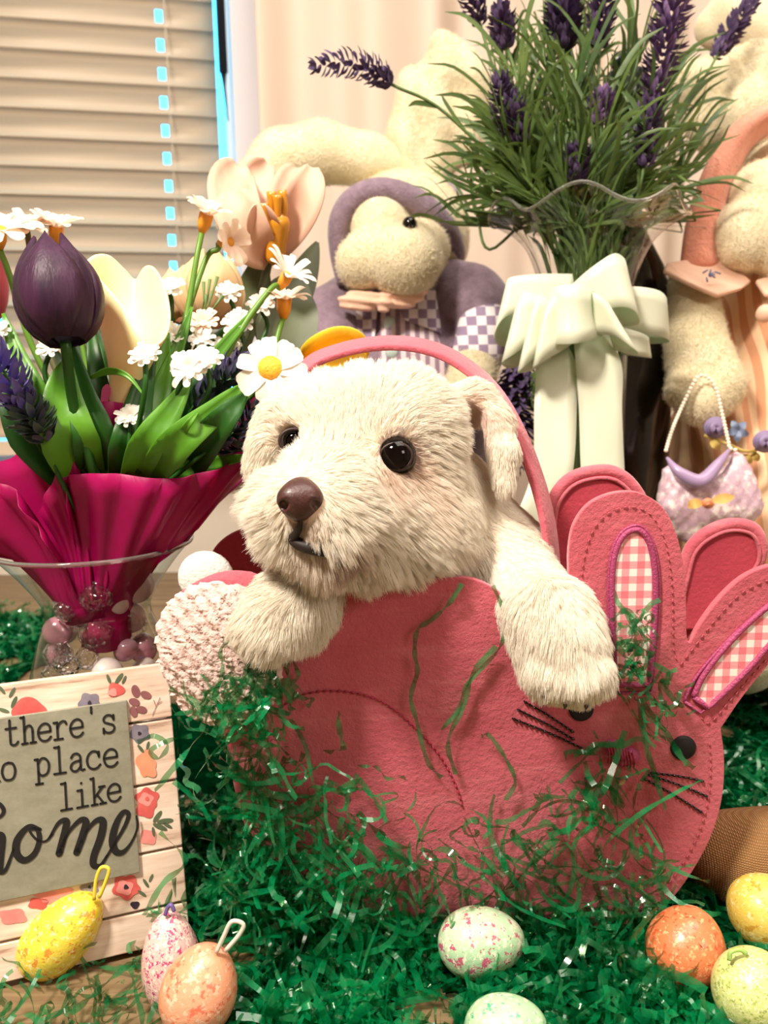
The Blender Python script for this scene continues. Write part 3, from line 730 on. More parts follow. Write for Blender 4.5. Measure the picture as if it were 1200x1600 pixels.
fills = [(765, 260), (745, 330), (800, 250), (820, 190), (850, 120), (865, 190), (900, 110), (920, 60), (1000, 60), (1005, 230), (1050, 260), (1070, 240), (1040, 200), (845, 40), (1020, 300), (870, 260), (910, 0), (1000, 180)]
for i, (x, y) in enumerate(fills):
    d = rs_.uniform(.55, .64)
    sprig('leafy green lavender stem without a flower, among the others in the tall vase', S(i * .9, P(870 + (x - 880) * .35 + 20, 350 + (y - 350) * .3, .59), P(x + (910 - x) * .12, y + 60, d), P(x, y, d)), None, 34, .062, seed=20 + i, group='flowerless lavender stems', t0=.35, down=0)
# purple blossoms low behind the puppy
_ins = inside
inside = lambda v: v
sprig('drooping dark purple lavender bunch low behind the puppy ear', [P(850, 560, .62), P(830, 600, .63), P(805, 640, .64)], [(815, 570, .64), (805, 620, .64), (800, 680, .64), (790, 740, .64)], 8, .02, r=.022, nb=260, seed=77, size=.012)
inside = _ins
VPROF = prof
# satin bow on the vase neck
t = NT('mint_satin'); t.base(srgb('f3efdc')); t.b.inputs['Roughness'].default_value = .32; t.b.inputs['Sheen Weight'].default_value = .4
tr = t.new('ShaderNodeBsdfTranslucent'); tr.inputs[0].default_value = srgb('bdeec6'); mx = t.new('ShaderNodeMixShader'); mx.inputs[0].default_value = .28
t.l(t.b.outputs[0], mx.inputs[1]); t.l(tr.outputs[0], mx.inputs[2]); t.l(mx.outputs[0], t.out.inputs[0]); m_satin = t.m
bw = empty('ribbon_bow', P(905, 490, .56), 'pale mint satin bow with long tails tied around the tall vase', 'bow')
def band(name, pts, ws, m=m_satin, parent=bw, cup=.0, n=8, th=.0006):
    """pts: (px, py, d) centre line; ws: (dx, dy, dd) half-width in image units at each point"""
    A = catmull([tuple(P(*p)) + tuple(P(p[0] + w[0], p[1] + w[1], p[2] + w[2]) - P(*p)) for p, w in zip(pts, ws)], n)
    V, F = strip_data([Vector(a[:3]) for a in A], [Vector(a[3:]) for a in A], cup, 4); o = mesh(name, V, F, m, parent); solid(o, th, 0); return o
# tails
band('tail', [(850, 520, .545), (868, 570, .535), (868, 640, .53), (864, 730, .525), (845, 800, .525), (822, 850, .53)], [(28, 4, 0), (32, 0, 0), (33, 0, .003), (32, 0, 0), (34, 3, .004), (36, 6, 0)])
band('tail', [(925, 520, .54), (936, 575, .53), (938, 640, .53), (941, 720, .53), (945, 800, .53), (950, 860, .53)], [(30, 4, 0), (36, 0, 0), (34, 0, -.003), (34, 0, 0), (34, 0, 0), (34, 0, 0)])
# loops: each a folded band whose edges stand roughly up and down
up = lambda h, k=0: (k, h, 0)
band('loop', [(900, 470, .545), (850, 462, .535), (800, 462, .53), (782, 482, .535), (795, 500, .545), (850, 490, .555)], [(6, 42, 0), (4, 34, 0), (-4, 30, 0), (-10, 42, 0), (-4, 42, 0), (0, 30, 0)])
band('loop', [(900, 490, .54), (850, 490, .525), (812, 505, .52), (796, 520, .525), (812, 530, .535), (850, 510, .55)], [(8, 30, 0), (8, 30, 0), (-8, 48, 0), (-12, 48, 0), (-6, 44, 0), (0, 30, 0)])
band('loop', [(900, 495, .535), (860, 500, .52), (830, 520, .512), (820, 535, .518), (838, 535, .53), (880, 510, .545)], [(8, 30, 0), (6, 36, 0), (-10, 52, 0), (-10, 48, 0), (0, 40, 0), (0, 30, 0)])
band('loop', [(905, 490, .535), (880, 500, .515), (850, 520, .508), (842, 530, .515), (860, 525, .53)], [(8, 30, 0), (4, 44, 0), (-8, 48, 0), (-8, 44, 0), (0, 36, 0)])
band('loop', [(900, 480, .535), (940, 450, .525), (975, 440, .525), (988, 460, .535), (960, 475, .548)], [(8, 34, 0), (16, 32, 0), (14, 44, 0), (10, 46, 0), (6, 36, 0)])
band('loop', [(905, 490, .53), (940, 490, .515), (965, 505, .512), (976, 520, .52), (950, 515, .535)], [(8, 34, 0), (16, 34, 0), (20, 36, 0), (20, 34, 0), (10, 32, 0)])
band('loop', [(905, 490, .545), (970, 482, .545), (1030, 490, .55), (1042, 505, .565), (1000, 512, .585), (930, 500, .57)], [(0, 30, 0), (0, 34, .004), (2, 36, .004), (2, 30, .01), (0, 24, .012), (0, 24, 0)])
band('loop', [(920, 510, .545), (970, 530, .545), (1008, 540, .55), (1012, 545, .56), (970, 540, .57)], [(0, 18, 0), (0, 20, 0), (2, 18, .004), (2, 14, .006), (0, 14, 0)])
# knot
band('knot', [(850, 500, .53), (870, 494, .512), (895, 492, .506), (918, 492, .512), (932, 492, .53)], [(4, 34, 0), (2, 44, 0), (0, 46, 0), (2, 40, 0), (4, 34, 0)], cup=-.12)
# ------------------------------------------------------------------ left vase, tissue, gems, flowers
LY = .425; LX = PY(150, 900, LY).x
def lz(y): return PY(150, y, LY).z
def lr(px): return px / FPX * LY * 1.02
zr2 = lz(848)
m_lglass = thin_glass('pressed_glass', (.95, .97, .965), (.70, .80, .78), 1.1)
prof = [(lr(108), .003), (lr(112), .01), (lr(114), lz(1150)), (lr(112), lz(1060)), (lr(96), lz(1000)), (lr(80), lz(955)), (lr(90), lz(925)), (lr(118), lz(885)), (lr(150), zr2)]
pc = [tuple(a) for a in catmull(prof, 4)]
inner = [(r - .0022, z) for r, z in pc[::-1][:-3]] + [(lr(100), .010), (.0005, .010)]
o = lathe('glass_vase', [(.0005, .002)] + pc, (LX, LY, 0), m_lglass, seg=80, loc=(LX, LY, 0), open_top=True)
tube('vase_rim', [(LX + pc[-1][0] * math.cos(a), LY + pc[-1][0] * math.sin(a), pc[-1][1]) for a in np.linspace(0, 2 * math.pi, 81)[:-1]], .0012, m_gem0, o, seg=8, closed=True)
tag(o, 'clear hourglass vase with magenta tissue and glass gems, left edge', 'vase')
# gems
m_gem = thin_glass('clear_gem', (.98, .96, .95), (.50, .47, .46), 2.6)
_t = m_gem.node_tree; _v2 = _t.nodes.new('ShaderNodeTexVoronoi'); _v2.inputs['Scale'].default_value = 3.2; _c2 = _t.nodes.new('ShaderNodeTexCoord'); _b2 = _t.nodes.new('ShaderNodeBump'); _b2.inputs['Distance'].default_value = .0016; _b2.inputs['Strength'].default_value = 1
_t.links.new(_c2.outputs['Object'], _v2.inputs['Vector']); _t.links.new(_v2.outputs['Distance'], _b2.inputs['Height'])
for _n2 in _t.nodes:
    if _n2.type in ('BSDF_GLOSSY', 'LAYER_WEIGHT'): _t.links.new(_b2.outputs[0], _n2.inputs['Normal'])
m_gemp = M('pink_gem', 'e6a0b4', .15, trans=.5, coat=.5); m_frost = M('frosted_gem', 'e6d3cf', .3, sss=.3, coat=.5)
def rlim(z):
    zs = [q[1] for q in pc[2:]]; rs = [q[0] for q in pc[2:]]; return float(np.interp(z, zs, rs))
gr = random.Random(5); gems = []
protos = {}
def gem(kind, c, r, label, flat=.75, rot=None):
    m = {'clear': m_gem, 'pink': m_gemp, 'frost': m_frost}[kind]
    if kind not in protos: protos[kind] = bead('glass_gem', (0, 0, 0), 1, m, None, seg=22, rings=14); o = protos[kind]
    else: o = protos[kind].copy(); C.objects.link(o)
    o.location = c; o.scale = (r, r, r * flat); o.rotation_euler = rot or (gr.uniform(0, 3), gr.uniform(0, 3), 0); tag(o, label, 'glass gem', 'glass gems in the left vase'); gems.append((Vector(c), r))
def fy(px, py, rr):  # a point just inside the vase wall on the camera side
    z = PY(px, py, LY - .03).z; R = rlim(z) - .003 - rr
    x = PY(px, py, LY - .03).x - LX; y = -math.sqrt(max(1e-6, R * R - x * x)) if abs(x) < R else -.002
    x = max(-R, min(R, x)); return (LX + x, LY + y, z)
gem('clear', fy(140, 938, .0095), .0095, 'clear round glass ball highest in the left vase, against the tissue', 1.0)
gem('clear', fy(137, 1000, .0095), .0098, 'faceted clear glass ball low in the middle of the left vase', 1.0)
gem('clear', fy(90, 962, .009), .009, 'clear glass gem at the narrow waist of the left vase, left side', .9)
gem('frost', fy(205, 935, .009), .0105, 'large frosted oval gem right of the highest clear ball', .5, (1.2, .4, .5))
gem('frost', fy(180, 990, .008), .009, 'frosted oval gem beside the faceted ball in the left vase', .6, (1.5, .2, 0))
gem('clear', fy(222, 1000, .008), .0095, 'clear gem at the right side of the left vase above the sign', .8)
for i in range(700):
    z = gr.uniform(lz(1075), lz(925)) if i < 650 else gr.uniform(.02, lz(1100)); R = rlim(z) - .0075; a = gr.uniform(-3.3, .3); rr = R * gr.uniform(.8, 1)
    c = Vector((LX + rr * math.cos(a), LY + rr * math.sin(a), z)); r = gr.uniform(.0058, .009)
    if any((c - q).length < (r + s) * .78 for q, s in gems): continue
    gem(gr.choice(['clear', 'clear', 'frost', 'pink']), c, r, 'small glass gem heaped with the others in the base of the left vase', gr.uniform(.6, .9))
# tissue
t = NT('magenta_tissue'); t.base(t.ramp(t.noise(14, 4, .6), [(.35, srgb('98004e')), (.7, srgb('c2086c'))])); t.b.inputs['Roughness'].default_value = .42; t.bump(t.noise(60, 4, .6, stretch=(1, 1, .3)), .45, .002)
tr = t.new('ShaderNodeBsdfTranslucent'); tr.inputs[0].default_value = srgb('dc0c74'); mx = t.new('ShaderNodeMixShader'); mx.inputs[0].default_value = .35
t.l(t.b.outputs[0], mx.inputs[1]); t.l(tr.outputs[0], mx.inputs[2]); t.l(mx.outputs[0], t.out.inputs[0]); m_tis = t.m
ti = empty('tissue_paper', (LX, LY, lz(990)), 'magenta tissue paper fanned around the flowers in the left vase', 'tissue paper')
def sheet(name, rim, foot, n=5, fold=.006, rows=10, seed=0, nf=9):
    """tissue lofted from a foot inside the vase neck up to a rim line"""
    A = catmull([tuple(P(*q)) for q in rim], n); B = catmull([tuple(P(*q)) for q in foot], 8)
    L = len(A); V = []
    for i in range(L):
        u = i / (L - 1); b = Vector([np.interp(u * (len(B) - 1), range(len(B)), B[:, k]) for k in range(3)]); a = Vector(A[i])
        for k in range(rows):
            t_ = k / (rows - 1); c = math.sin(math.pi * t_) ; crease = abs(((u * nf + seed * .37) % 1) - .5) * 2 - .5
            p = b.lerp(a, t_); out = (p - Vector((LX, LY, p.z))); out = out.normalized() if out.length > 1e-6 else Vector((0, -1, 0))
            V.append(inside(p + out * (crease * fold * (.3 + t_) * (1.15 - t_ * .5) - .010 * c * (1 - .3 * t_)), LX, LY, pc, .0075))
    F = [(i * rows + k, (i + 1) * rows + k, (i + 1) * rows + k + 1, i * rows + k + 1) for i in range(L - 1) for k in range(rows - 1)]
    o = mesh(name, V, F, m_tis, ti); solid(o, .0004, 0); return o
sheet('tissue_sheet', [(330, 740, .45), (372, 640, .47), (400, 590, .48), (440, 600, .49), (430, 660, .47), (415, 720, .45)], [(190, 960, .44), (220, 950, .44)], seed=2, nf=4)
sheet('tissue_sheet', [(-60, 760, .44), (-20, 730, .42), (20, 712, .41), (58, 684, .405), (100, 650, .400), (135, 632, .398), (165, 627, .396), (192, 630, .395), (197, 640, .395)], [(100, 975, .42), (125, 985, .415), (150, 985, .41), (168, 985, .41)], seed=1, nf=5, fold=.004)
sheet('tissue_sheet', [(-60, 850, .415), (-30, 790, .402), (5, 755, .396), (40, 800, .392), (75, 850, .392)], [(90, 980, .42), (105, 985, .415), (130, 990, .41)], seed=3, nf=4)
sheet('tissue_sheet', [(107, 800, .394), (104, 748, .390), (130, 741, .386), (180, 740, .384), (235, 747, .383), (275, 747, .383), (320, 738, .385), (360, 725, .389), (398, 706, .395), (430, 680, .408), (445, 660, .43)], [(128, 1010, .425), (150, 1020, .42), (180, 1020, .42), (200, 1010, .425), (212, 995, .43)], seed=5, nf=8, fold=.005)
sheet('tissue_sheet', [(60, 800, .396), (75, 765, .392), (95, 730, .390), (120, 700, .392)], [(120, 985, .41), (150, 988, .41)], seed=6, nf=3, fold=.004)

# flowers -------------------------------------------------------------
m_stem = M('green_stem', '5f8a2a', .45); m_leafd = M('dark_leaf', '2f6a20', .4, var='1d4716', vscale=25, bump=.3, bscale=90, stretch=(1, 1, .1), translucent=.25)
m_leaf = M('bright_leaf', '6fae2e', .4, var='3f7d1c', vscale=22, bump=.2, bscale=120, translucent=.3)
FOOT = P(165, 930, .45)
def leaf(name_label, pts, w, m=m_leaf, group=None, cup=.35, twist=0, prof=None):
    pts = [(x, y, .42 if y >= 770 else max(d, .398) if y > 712 else d) for x, y, d in pts]
    e = blade('leaf_blade', [P(*q) for q in pts], w, m, None, cup=cup, n=8, twist=twist, across=4, prof=prof or (lambda t: min(1, .35 + t * 2.0) * max(0.02, 1 - t) ** .6 * 1.2))
    e.name = 'flower_leaf'; solid(e, .0006, 0)
    return tag(e, name_label, 'leaf', group)
t = NT('purple_tulip'); n1 = t.noise(1, 4, .6, stretch=(90, 90, 14)); t.base(t.ramp(n1, [(.3, srgb('200c22')), (.7, srgb('46223f'))])); t.b.inputs['Roughness'].default_value = .5; t.b.inputs['Specular IOR Level'].default_value = .3; t.bump(n1, 1.0, .0016); m_ptul = t.m
def tulip(label, base, top, R, m, ms, stem, group=None, npet=6, seed=0, openn=.25, face=None):
    """cup of overlapping petals between base and top points"""
    e = empty('tulip', base, label, 'flower', group); base, top = Vector(base), Vector(top); ax = (top - base); H = ax.length; ax.normalize()
    q = Vector((0, 0, 1)).rotation_difference(ax); rs = random.Random(seed); a0 = face if face is not None else 0
    for k in range(npet):
        inner_ = k % 2; a = a0 + 2 * math.pi * k / npet; V = []; nu, nv = 13, 9
        for i in range(nu):
            t_ = i / (nu - 1); w = (math.sin(math.pi * min(1, (t_ * .86 + .14))) ** .55) * (1.25 if not inner_ else 1.1) * .62
            rad = R * ((math.sin(math.pi * (.08 + .80 * t_ ** .85)) ** .62) * (1 - openn * t_ ** 3)) * (1.0 if not inner_ else .93)
            if t_ > .97: w *= .35
            for j in range(nv):
                s_ = -1 + 2 * j / (nv - 1); aa = a + s_ * w * 1.15
                rr = rad * (1 - .05 * abs(s_) ** 3) + R * .030 * math.exp(-(s_ / .12) ** 2)
                V.append(base + q @ Vector((rr * math.cos(aa), rr * math.sin(aa), H * (t_ ** .95) * (1 - .04 * s_ * s_))))
        F = [(i * nv + j, i * nv + j + 1, (i + 1) * nv + j + 1, (i + 1) * nv + j) for i in range(nu - 1) for j in range(nv - 1)]
        o = mesh('petal', V, F, m, e); solid(o, .0009, 0)
    tube('stem', [FOOT.lerp(P(*stem[0]), .0) if i == 0 else P(*stem[i - 1]) for i in range(len(stem) + 1)] + [base], .0026, ms, e, seg=8, smooth_n=5)
    return e
tulip('large deep purple tulip bud at the left of the bouquet', P(102, 534, .366), P(78, 372, .370), .0205, m_ptul, m_leafd, [(150, 760, .40), (116, 640, .385)], seed=1, openn=.38, face=-1.45)
# calla lily
t = NT('calla_cream'); t.base(t.ramp(t.noise(30, 3), [(.3, srgb('f1dfa0')), (.7, srgb('fbf0bc'))])); t.b.inputs['Roughness'].default_value = .45; t.b.inputs['Subsurface Weight'].default_value = .3; t.b.inputs['Subsurface Scale'].default_value = .003; m_calla = t.m
ca = empty('calla_lily', P(190, 630, .40), 'pale cream calla lily with a rolled open throat behind the purple tulip', 'flower')
# throat surface: rings running up from the stem to a wide wavy rim
rimp = [(133, 408, .402), (150, 397, .412), (172, 399, .422), (195, 420, .428), (212, 436, .430), (226, 416, .424), (242, 418, .416), (258, 448, .408), (266, 490, .400), (260, 522, .392), (244, 538, .388), (222, 535, .386), (208, 512, .386), (192, 478, .388), (165, 445, .392)]
ring = lambda cx, cy, rx, ry, d: [(cx + rx * math.cos(a), cy + ry * math.sin(a), d - .010 * math.sin(a) * rx / 30) for a in [math.pi * (1 + 2 * k / 15) for k in range(15)]]
lv = [ring(186, 668, 7, 2, .404), ring(190, 630, 17, 5, .404), ring(200, 590, 27, 9, .404), ring(205, 560, 36, 13, .404)]
lv = [catmull([tuple(P(*q)) for q in r_ + r_[:1]], 5)[:-1] for r_ in lv]; A = catmull([tuple(P(*q)) for q in rimp + rimp[:1]], 5)[:-1]
V = []; n_ = len(A)
for i in range(n_):
    seq = [tuple(l_[i]) for l_ in lv]; a_ = Vector(A[i]); b_ = Vector(lv[3][i]); seq += [tuple(b_.lerp(a_, .35) * 1.0), tuple(b_.lerp(a_, .72)), tuple(a_)]
    V += [Vector(q) for q in catmull(seq, 3)]
rows = len(V) // n_
F = [(i * rows + k, ((i + 1) % n_) * rows + k, ((i + 1) % n_) * rows + k + 1, i * rows + k + 1) for i in range(n_) for k in range(rows - 1)]
o = mesh('spathe', V, F, m_calla, ca); solid(o, .0014, 0); subd(o, 1)
tube('stem', [P(165, 820, .405), P(176, 720, .405), P(186, 665, .404)], .0032, m_leaf, ca, seg=8, smooth_n=5)
0 and blade('green_tip', [P(184, 405, .436), P(187, 394, .436), P(190, 385, .436)], .0028, M('spadix_green', 'c5c46e', .5), ca)
# pale orange tulip
m_otul = M('pale_orange_petal', 'f6c08c', .5, var='f9d7a6', vscale=25, sss=.2, bump=.2, bscale=80, stretch=(1, 1, .2), translucent=.2)
tulip('pale orange tulip behind the white daisies in the middle of the bouquet', P(322, 505, .47), P(335, 398, .475), .0215, m_otul, m_leafd, [(220, 760, .43), (300, 620, .455)], openn=.3, face=-1.2, seed=2)
tulip('second peach tulip half hidden between the calla lily and the orange tulip', P(292, 500, .48), P(280, 425, .485), .016, m_otul, m_leafd, [(210, 760, .43), (270, 620, .46)], openn=.1, face=-1.0, seed=3)
# orchid-like lily by the window
m_lily = M('peach_lily_petal', 'ecc6ae', .6, var='dca890', vscale=30, bump=.5, bscale=60, stretch=(1, 1, .15), translucent=.25)
m_amber = M('amber_stamen', 'c9871c', .3, coat=.5)
ly = empty('lily', P(418, 400, .50), 'peach lily with amber stamens in front of the drooping bunny ear', 'flower')
m_lilys = M('olive_leaf', '5b6440', .5, var='474f33', vscale=20, translucent=.1)
for pts, w in (([(418, 405, .50), (380, 350, .49), (362, 290, .50), (372, 258, .52)], .015), ([(420, 405, .50), (400, 330, .515), (402, 280, .525), (418, 255, .53)], .013), ([(422, 405, .50), (440, 330, .51), (455, 285, .52), (462, 262, .53)], .011), ([(424, 405, .50), (455, 350, .49), (478, 300, .485), (488, 262, .49)], .012), ([(420, 410, .495), (392, 375, .48), (372, 330, .475), (362, 300, .48)], .014), ([(422, 410, .495), (415, 370, .485), (408, 340, .475), (404, 318, .47)], .010)):
    o = blade('petal', [P(*q) for q in pts], w, m_lily, ly, cup=.5, n=7, across=6, prof=lambda t: (math.sin(math.pi * min(1, .08 + .86 * t)) ** .7)); solid(o, .0008, 0)
for pts in ([(430, 365, .485), (425, 330, .478), (424, 300, .475)], [(436, 365, .485), (444, 330, .478), (440, 298, .475)], [(432, 368, .48), (416, 345, .475), (412, 318, .472)], [(434, 368, .482), (434, 330, .475), (433, 305, .472)]): tube('stamen', [P(*q) for q in pts], [.0018, .0022, .0030], m_amber, ly, seg=8, smooth_n=4)
s = SDF(.004).cone(P(430, 400, .49), .006, P(434, 350, .482), .0075); s.mesh('throat', .0015, m_amber, ly)
tube('stem', [P(230, 800, .42), P(330, 640, .47), P(400, 480, .50), P(420, 408, .50)], .0028, m_lilys, ly, seg=8, smooth_n=6)
for pts, w in (([(415, 560, .52), (440, 500, .53), (470, 440, .54), (496, 378, .55)], .012), ([(430, 600, .51), (445, 530, .515), (452, 470, .52), (470, 430, .53)], .020), ([(360, 600, .50), (380, 500, .51), (400, 440, .515), (405, 395, .51)], .011), ([(420, 560, .52), (390, 480, .53), (350, 440, .53), (310, 450, .52)], .006)): blade('leaf', [P(*q) for q in pts], w, m_lilys, ly, cup=.2, n=6, across=4)
# yellow tulip lying behind the handle
m_yel2 = M('yellow_orange_petal', 'f5b52a', .4, var='f8cf30', vscale=30, coat=.3)
ye = empty('yellow_tulip', P(470, 560, .46), 'yellow orange tulip head lying behind the pink handle', 'flower')
for pts, w in (([(470, 575, .455), (505, 558, .445), (545, 545, .445), (575, 556, .45)], .013), ([(470, 580, .45), (510, 580, .435), (548, 570, .435), (572, 564, .445)], .012), ([(472, 570, .46), (500, 552, .465), (535, 542, .465), (566, 545, .46)], .011)):
    o = blade('petal', [P(*q) for q in pts], w, m_yel2, ye, cup=.5, n=6, across=5); solid(o, .001, 0)
tube('stem', [P(440, 660, .46), P(455, 600, .46), P(472, 575, .455)], .0022, m_stem, ye, seg=7)
# daisies
m_dw = M('white_petal', 'f3ece0', .5, sss=.1, translucent=.25, bump=.2, bscale=200, stretch=(1, 1, .3)); m_dp = M('blush_petal', 'f6e0cc', .5, translucent=.35)
m_dc = M('orange_centre', 'f5a31a', .6, var='f7bf3a', vscale=300, bump=.8, bscale=700, bdist=.0008); m_cal = M('orange_calyx', 'e89a2c', .5)
def daisy(label, c, nrm, R, n, w, m=m_dw, centre=.3, stem=None, cone=0.0, seed=0, group=None, double=1, cm=m_dc, cal=None, name='daisy', ms=m_stem):
    c = P(*c); nrm = (RT * nrm[0] - UP * nrm[1] - FW * nrm[2]).normalized(); rs = random.Random(seed)
    e = empty(name, c, label, 'flower', group); U_ = nrm.orthogonal().normalized(); B_ = nrm.cross(U_)
    for L_ in range(double):
        for k in range(n):
            a = 2 * math.pi * (k + .5 * L_) / n + rs.uniform(-.12, .12); dr = U_ * math.cos(a) + B_ * math.sin(a); r = R * (1 - .22 * L_) * rs.uniform(.88, 1.08); dz = rs.uniform(-.12, .12) * R
            pts = [c + dr * r * .12 + nrm * r * .03, c + dr * r * .45 + nrm * (cone * r * .45 + .06 * r + dz * .3 + L_ * r * .12), c + dr * r * .8 + nrm * (cone * r * .9 + dz + L_ * r * .2), c + dr * r * 1.0 + nrm * (cone * r * 1.05 + dz * 1.6 - .08 * r + L_ * r * .28)]
            o = blade('petal', pts, w * rs.uniform(.85, 1.1), m, e, up=nrm, cup=-.25, n=3, prof=lambda t: (.45 + .55 * math.sin(math.pi * min(1, .1 + .72 * t))) * (1 if t < .93 else .6))
    if centre:
        q = Vector((0, 0, 1)).rotation_difference(nrm); rc = R * centre
        lathe('centre', [(rc * .9, 0), (rc, rc * .25), (rc * .85, rc * .5), (rc * .5, rc * .72), (.00005, rc * .8)], c - nrm * rc * .05, cm, e, seg=20, axis=nrm)
    back = c - nrm * R * .05
    if cal: tube('calyx', [c + nrm * R * .1, c - nrm * cal * .5, c - nrm * cal], [cal * .42, cal * .40, cal * .2], m_cal, e, seg=10); back = c - nrm * cal
    if stem: tube('stem', [P(*q) for q in stem] + [back], .0013 if R < .012 else .0016, ms, e, seg=7, smooth_n=6)
    return e
daisy('open white daisy with a fat orange centre touching the puppy head', (423, 576, .375), (-.05, -.1, 1), .0165, 11, .0043, centre=.36, stem=[(240, 760, .41), (330, 680, .405), (400, 610, .392)], seed=1)
daisy('blush daisy seen from the side, highest in the bouquet by the blind', (322, 338, .43), (.35, -.8, .45), .0125, 11, .0033, m_dp, centre=0, stem=[(215, 720, .42), (262, 600, .425), (290, 500, .43), (308, 400, .43)], cone=.5, cal=.009, seed=2)
daisy('blush daisy drooping right of the highest one', (358, 378, .435), (.75, .1, .5), .0125, 11, .0033, m_dp, centre=0, stem=[(262, 600, .43), (290, 500, .435), (322, 405, .44), (340, 390, .44)], cone=.4, cal=.008, seed=3)
daisy('white spidery daisy on a long stalk left of the lavender jacket', (448, 432, .43), (.45, -.55, .5), .015, 13, .0020, m_dw, centre=0, stem=[(260, 740, .41), (320, 620, .42), (380, 510, .425), (425, 450, .43)], cone=.5, cal=.008, seed=4)
daisy('orange hearted daisy seen from below, under the spidery one', (444, 470, .44), (.1, -.85, .45), .0145, 13, .0024, m_dp, centre=0, stem=[(400, 640, .43), (425, 560, .435), (438, 510, .44)], cone=.35, cal=.010, seed=5)
daisy('cream daisy seen from the side above the purple tulip', (88, 358, .42), (.2, -.8, .4), .013, 11, .0028, m_dp, centre=0, stem=[(150, 640, .42), (112, 460, .42)], cone=.5, cal=.009, seed=6)
daisy('blush daisy half cut by the left edge above the purple tulip', (-2, 362, .40), (.2, -.7, .5), .021, 12, .0045, m_dp, centre=.2, stem=[(130, 700, .42), (50, 540, .41), (15, 430, .405)], cone=.3, seed=7, cal=.009)
daisy('fluffy cream daisy between the cut one and the tulip top', (42, 358, .415), (.1, -.7, .5), .0135, 14, .0028, m_dp, centre=0, stem=[(150, 700, .42), (80, 560, .415), (52, 420, .415)], cone=.3, seed=8, double=2, ms=M('brown_stem', '5b5836', .6))
sm = 'small white double blossoms in the bouquet'
def pom(label, x, y, d, seed, R=.0078, n=11, stem=None, nrm=(0, -.5, .8), m=m_dw): return daisy(label, (x, y, d), nrm, R, n, R * .2, m, centre=.22, stem=stem or [(190 + (x - 190) * .2, 760, .40), (x - 2, y + 60, d)], seed=seed, group=sm, double=2, cm=m_dw, cone=.25, name='small_blossom', ms=m_leafd)
pom('small white blossom on a dark stalk below the calla lily', 227, 558, .372, 1)
pom('starry white blossom with pointed petals right of the calla stem', 296, 577, .375, 2, R=.0105, n=8, stem=[(215, 740, .39), (250, 660, .385), (285, 598, .38)], nrm=(-.2, -.3, .9))
pom('white double blossom just right of the starry one', 322, 565, .385, 3, R=.0085)
pom('white blossom high between the calla and the orange tulip', 266, 452, .43, 4, R=.0085)
pom('soft white blossom below the orange tulip, left one', 268, 525, .42, 5, R=.0085)
pom('soft blush blossom touching the orange tulip base', 318, 505, .43, 6, R=.009, m=m_dp)
pom('white blossom under the orange tulip, lower one', 315, 532, .425, 7, R=.0075)
pom('white blossom right of the orange tulip over a bright leaf', 372, 505, .43, 8, R=.009)
pom('white blossom in front of the blue window strip', 408, 478, .45, 9, R=.009)
pom('white blossom behind the lavender sprig near the orange-centred daisy', 355, 545, .43, 10, R=.009)
pom('tiny white bud cluster in front of the orange tulip', 358, 458, .44, 11, R=.008)
pom('white blossom at the left edge beside the purple tulip', -2, 517, .39, 12, R=.006)
pom('white blossom in the dark gap right of the tissue peak', 203, 652, .388, 13, R=.007)
pom('cream blossom hidden behind the tulip stem', 78, 545, .40, 14, R=.007)
stm = empty('stamen_spray', P(330, 480, .43), 'spray of thin green stamens in front of the orange tulip', 'flower')
for i, (x, y) in enumerate([(318, 440), (328, 436), (340, 432), (332, 455), (348, 462), (322, 460)]): tube('stamen', [P(312 + i * 3, 500, .435), P((312 + x) / 2 + 4, (500 + y) / 2, .432), P(x, y, .43)], [.0005, .0005, .0011], m_lstem, stm, seg=6)
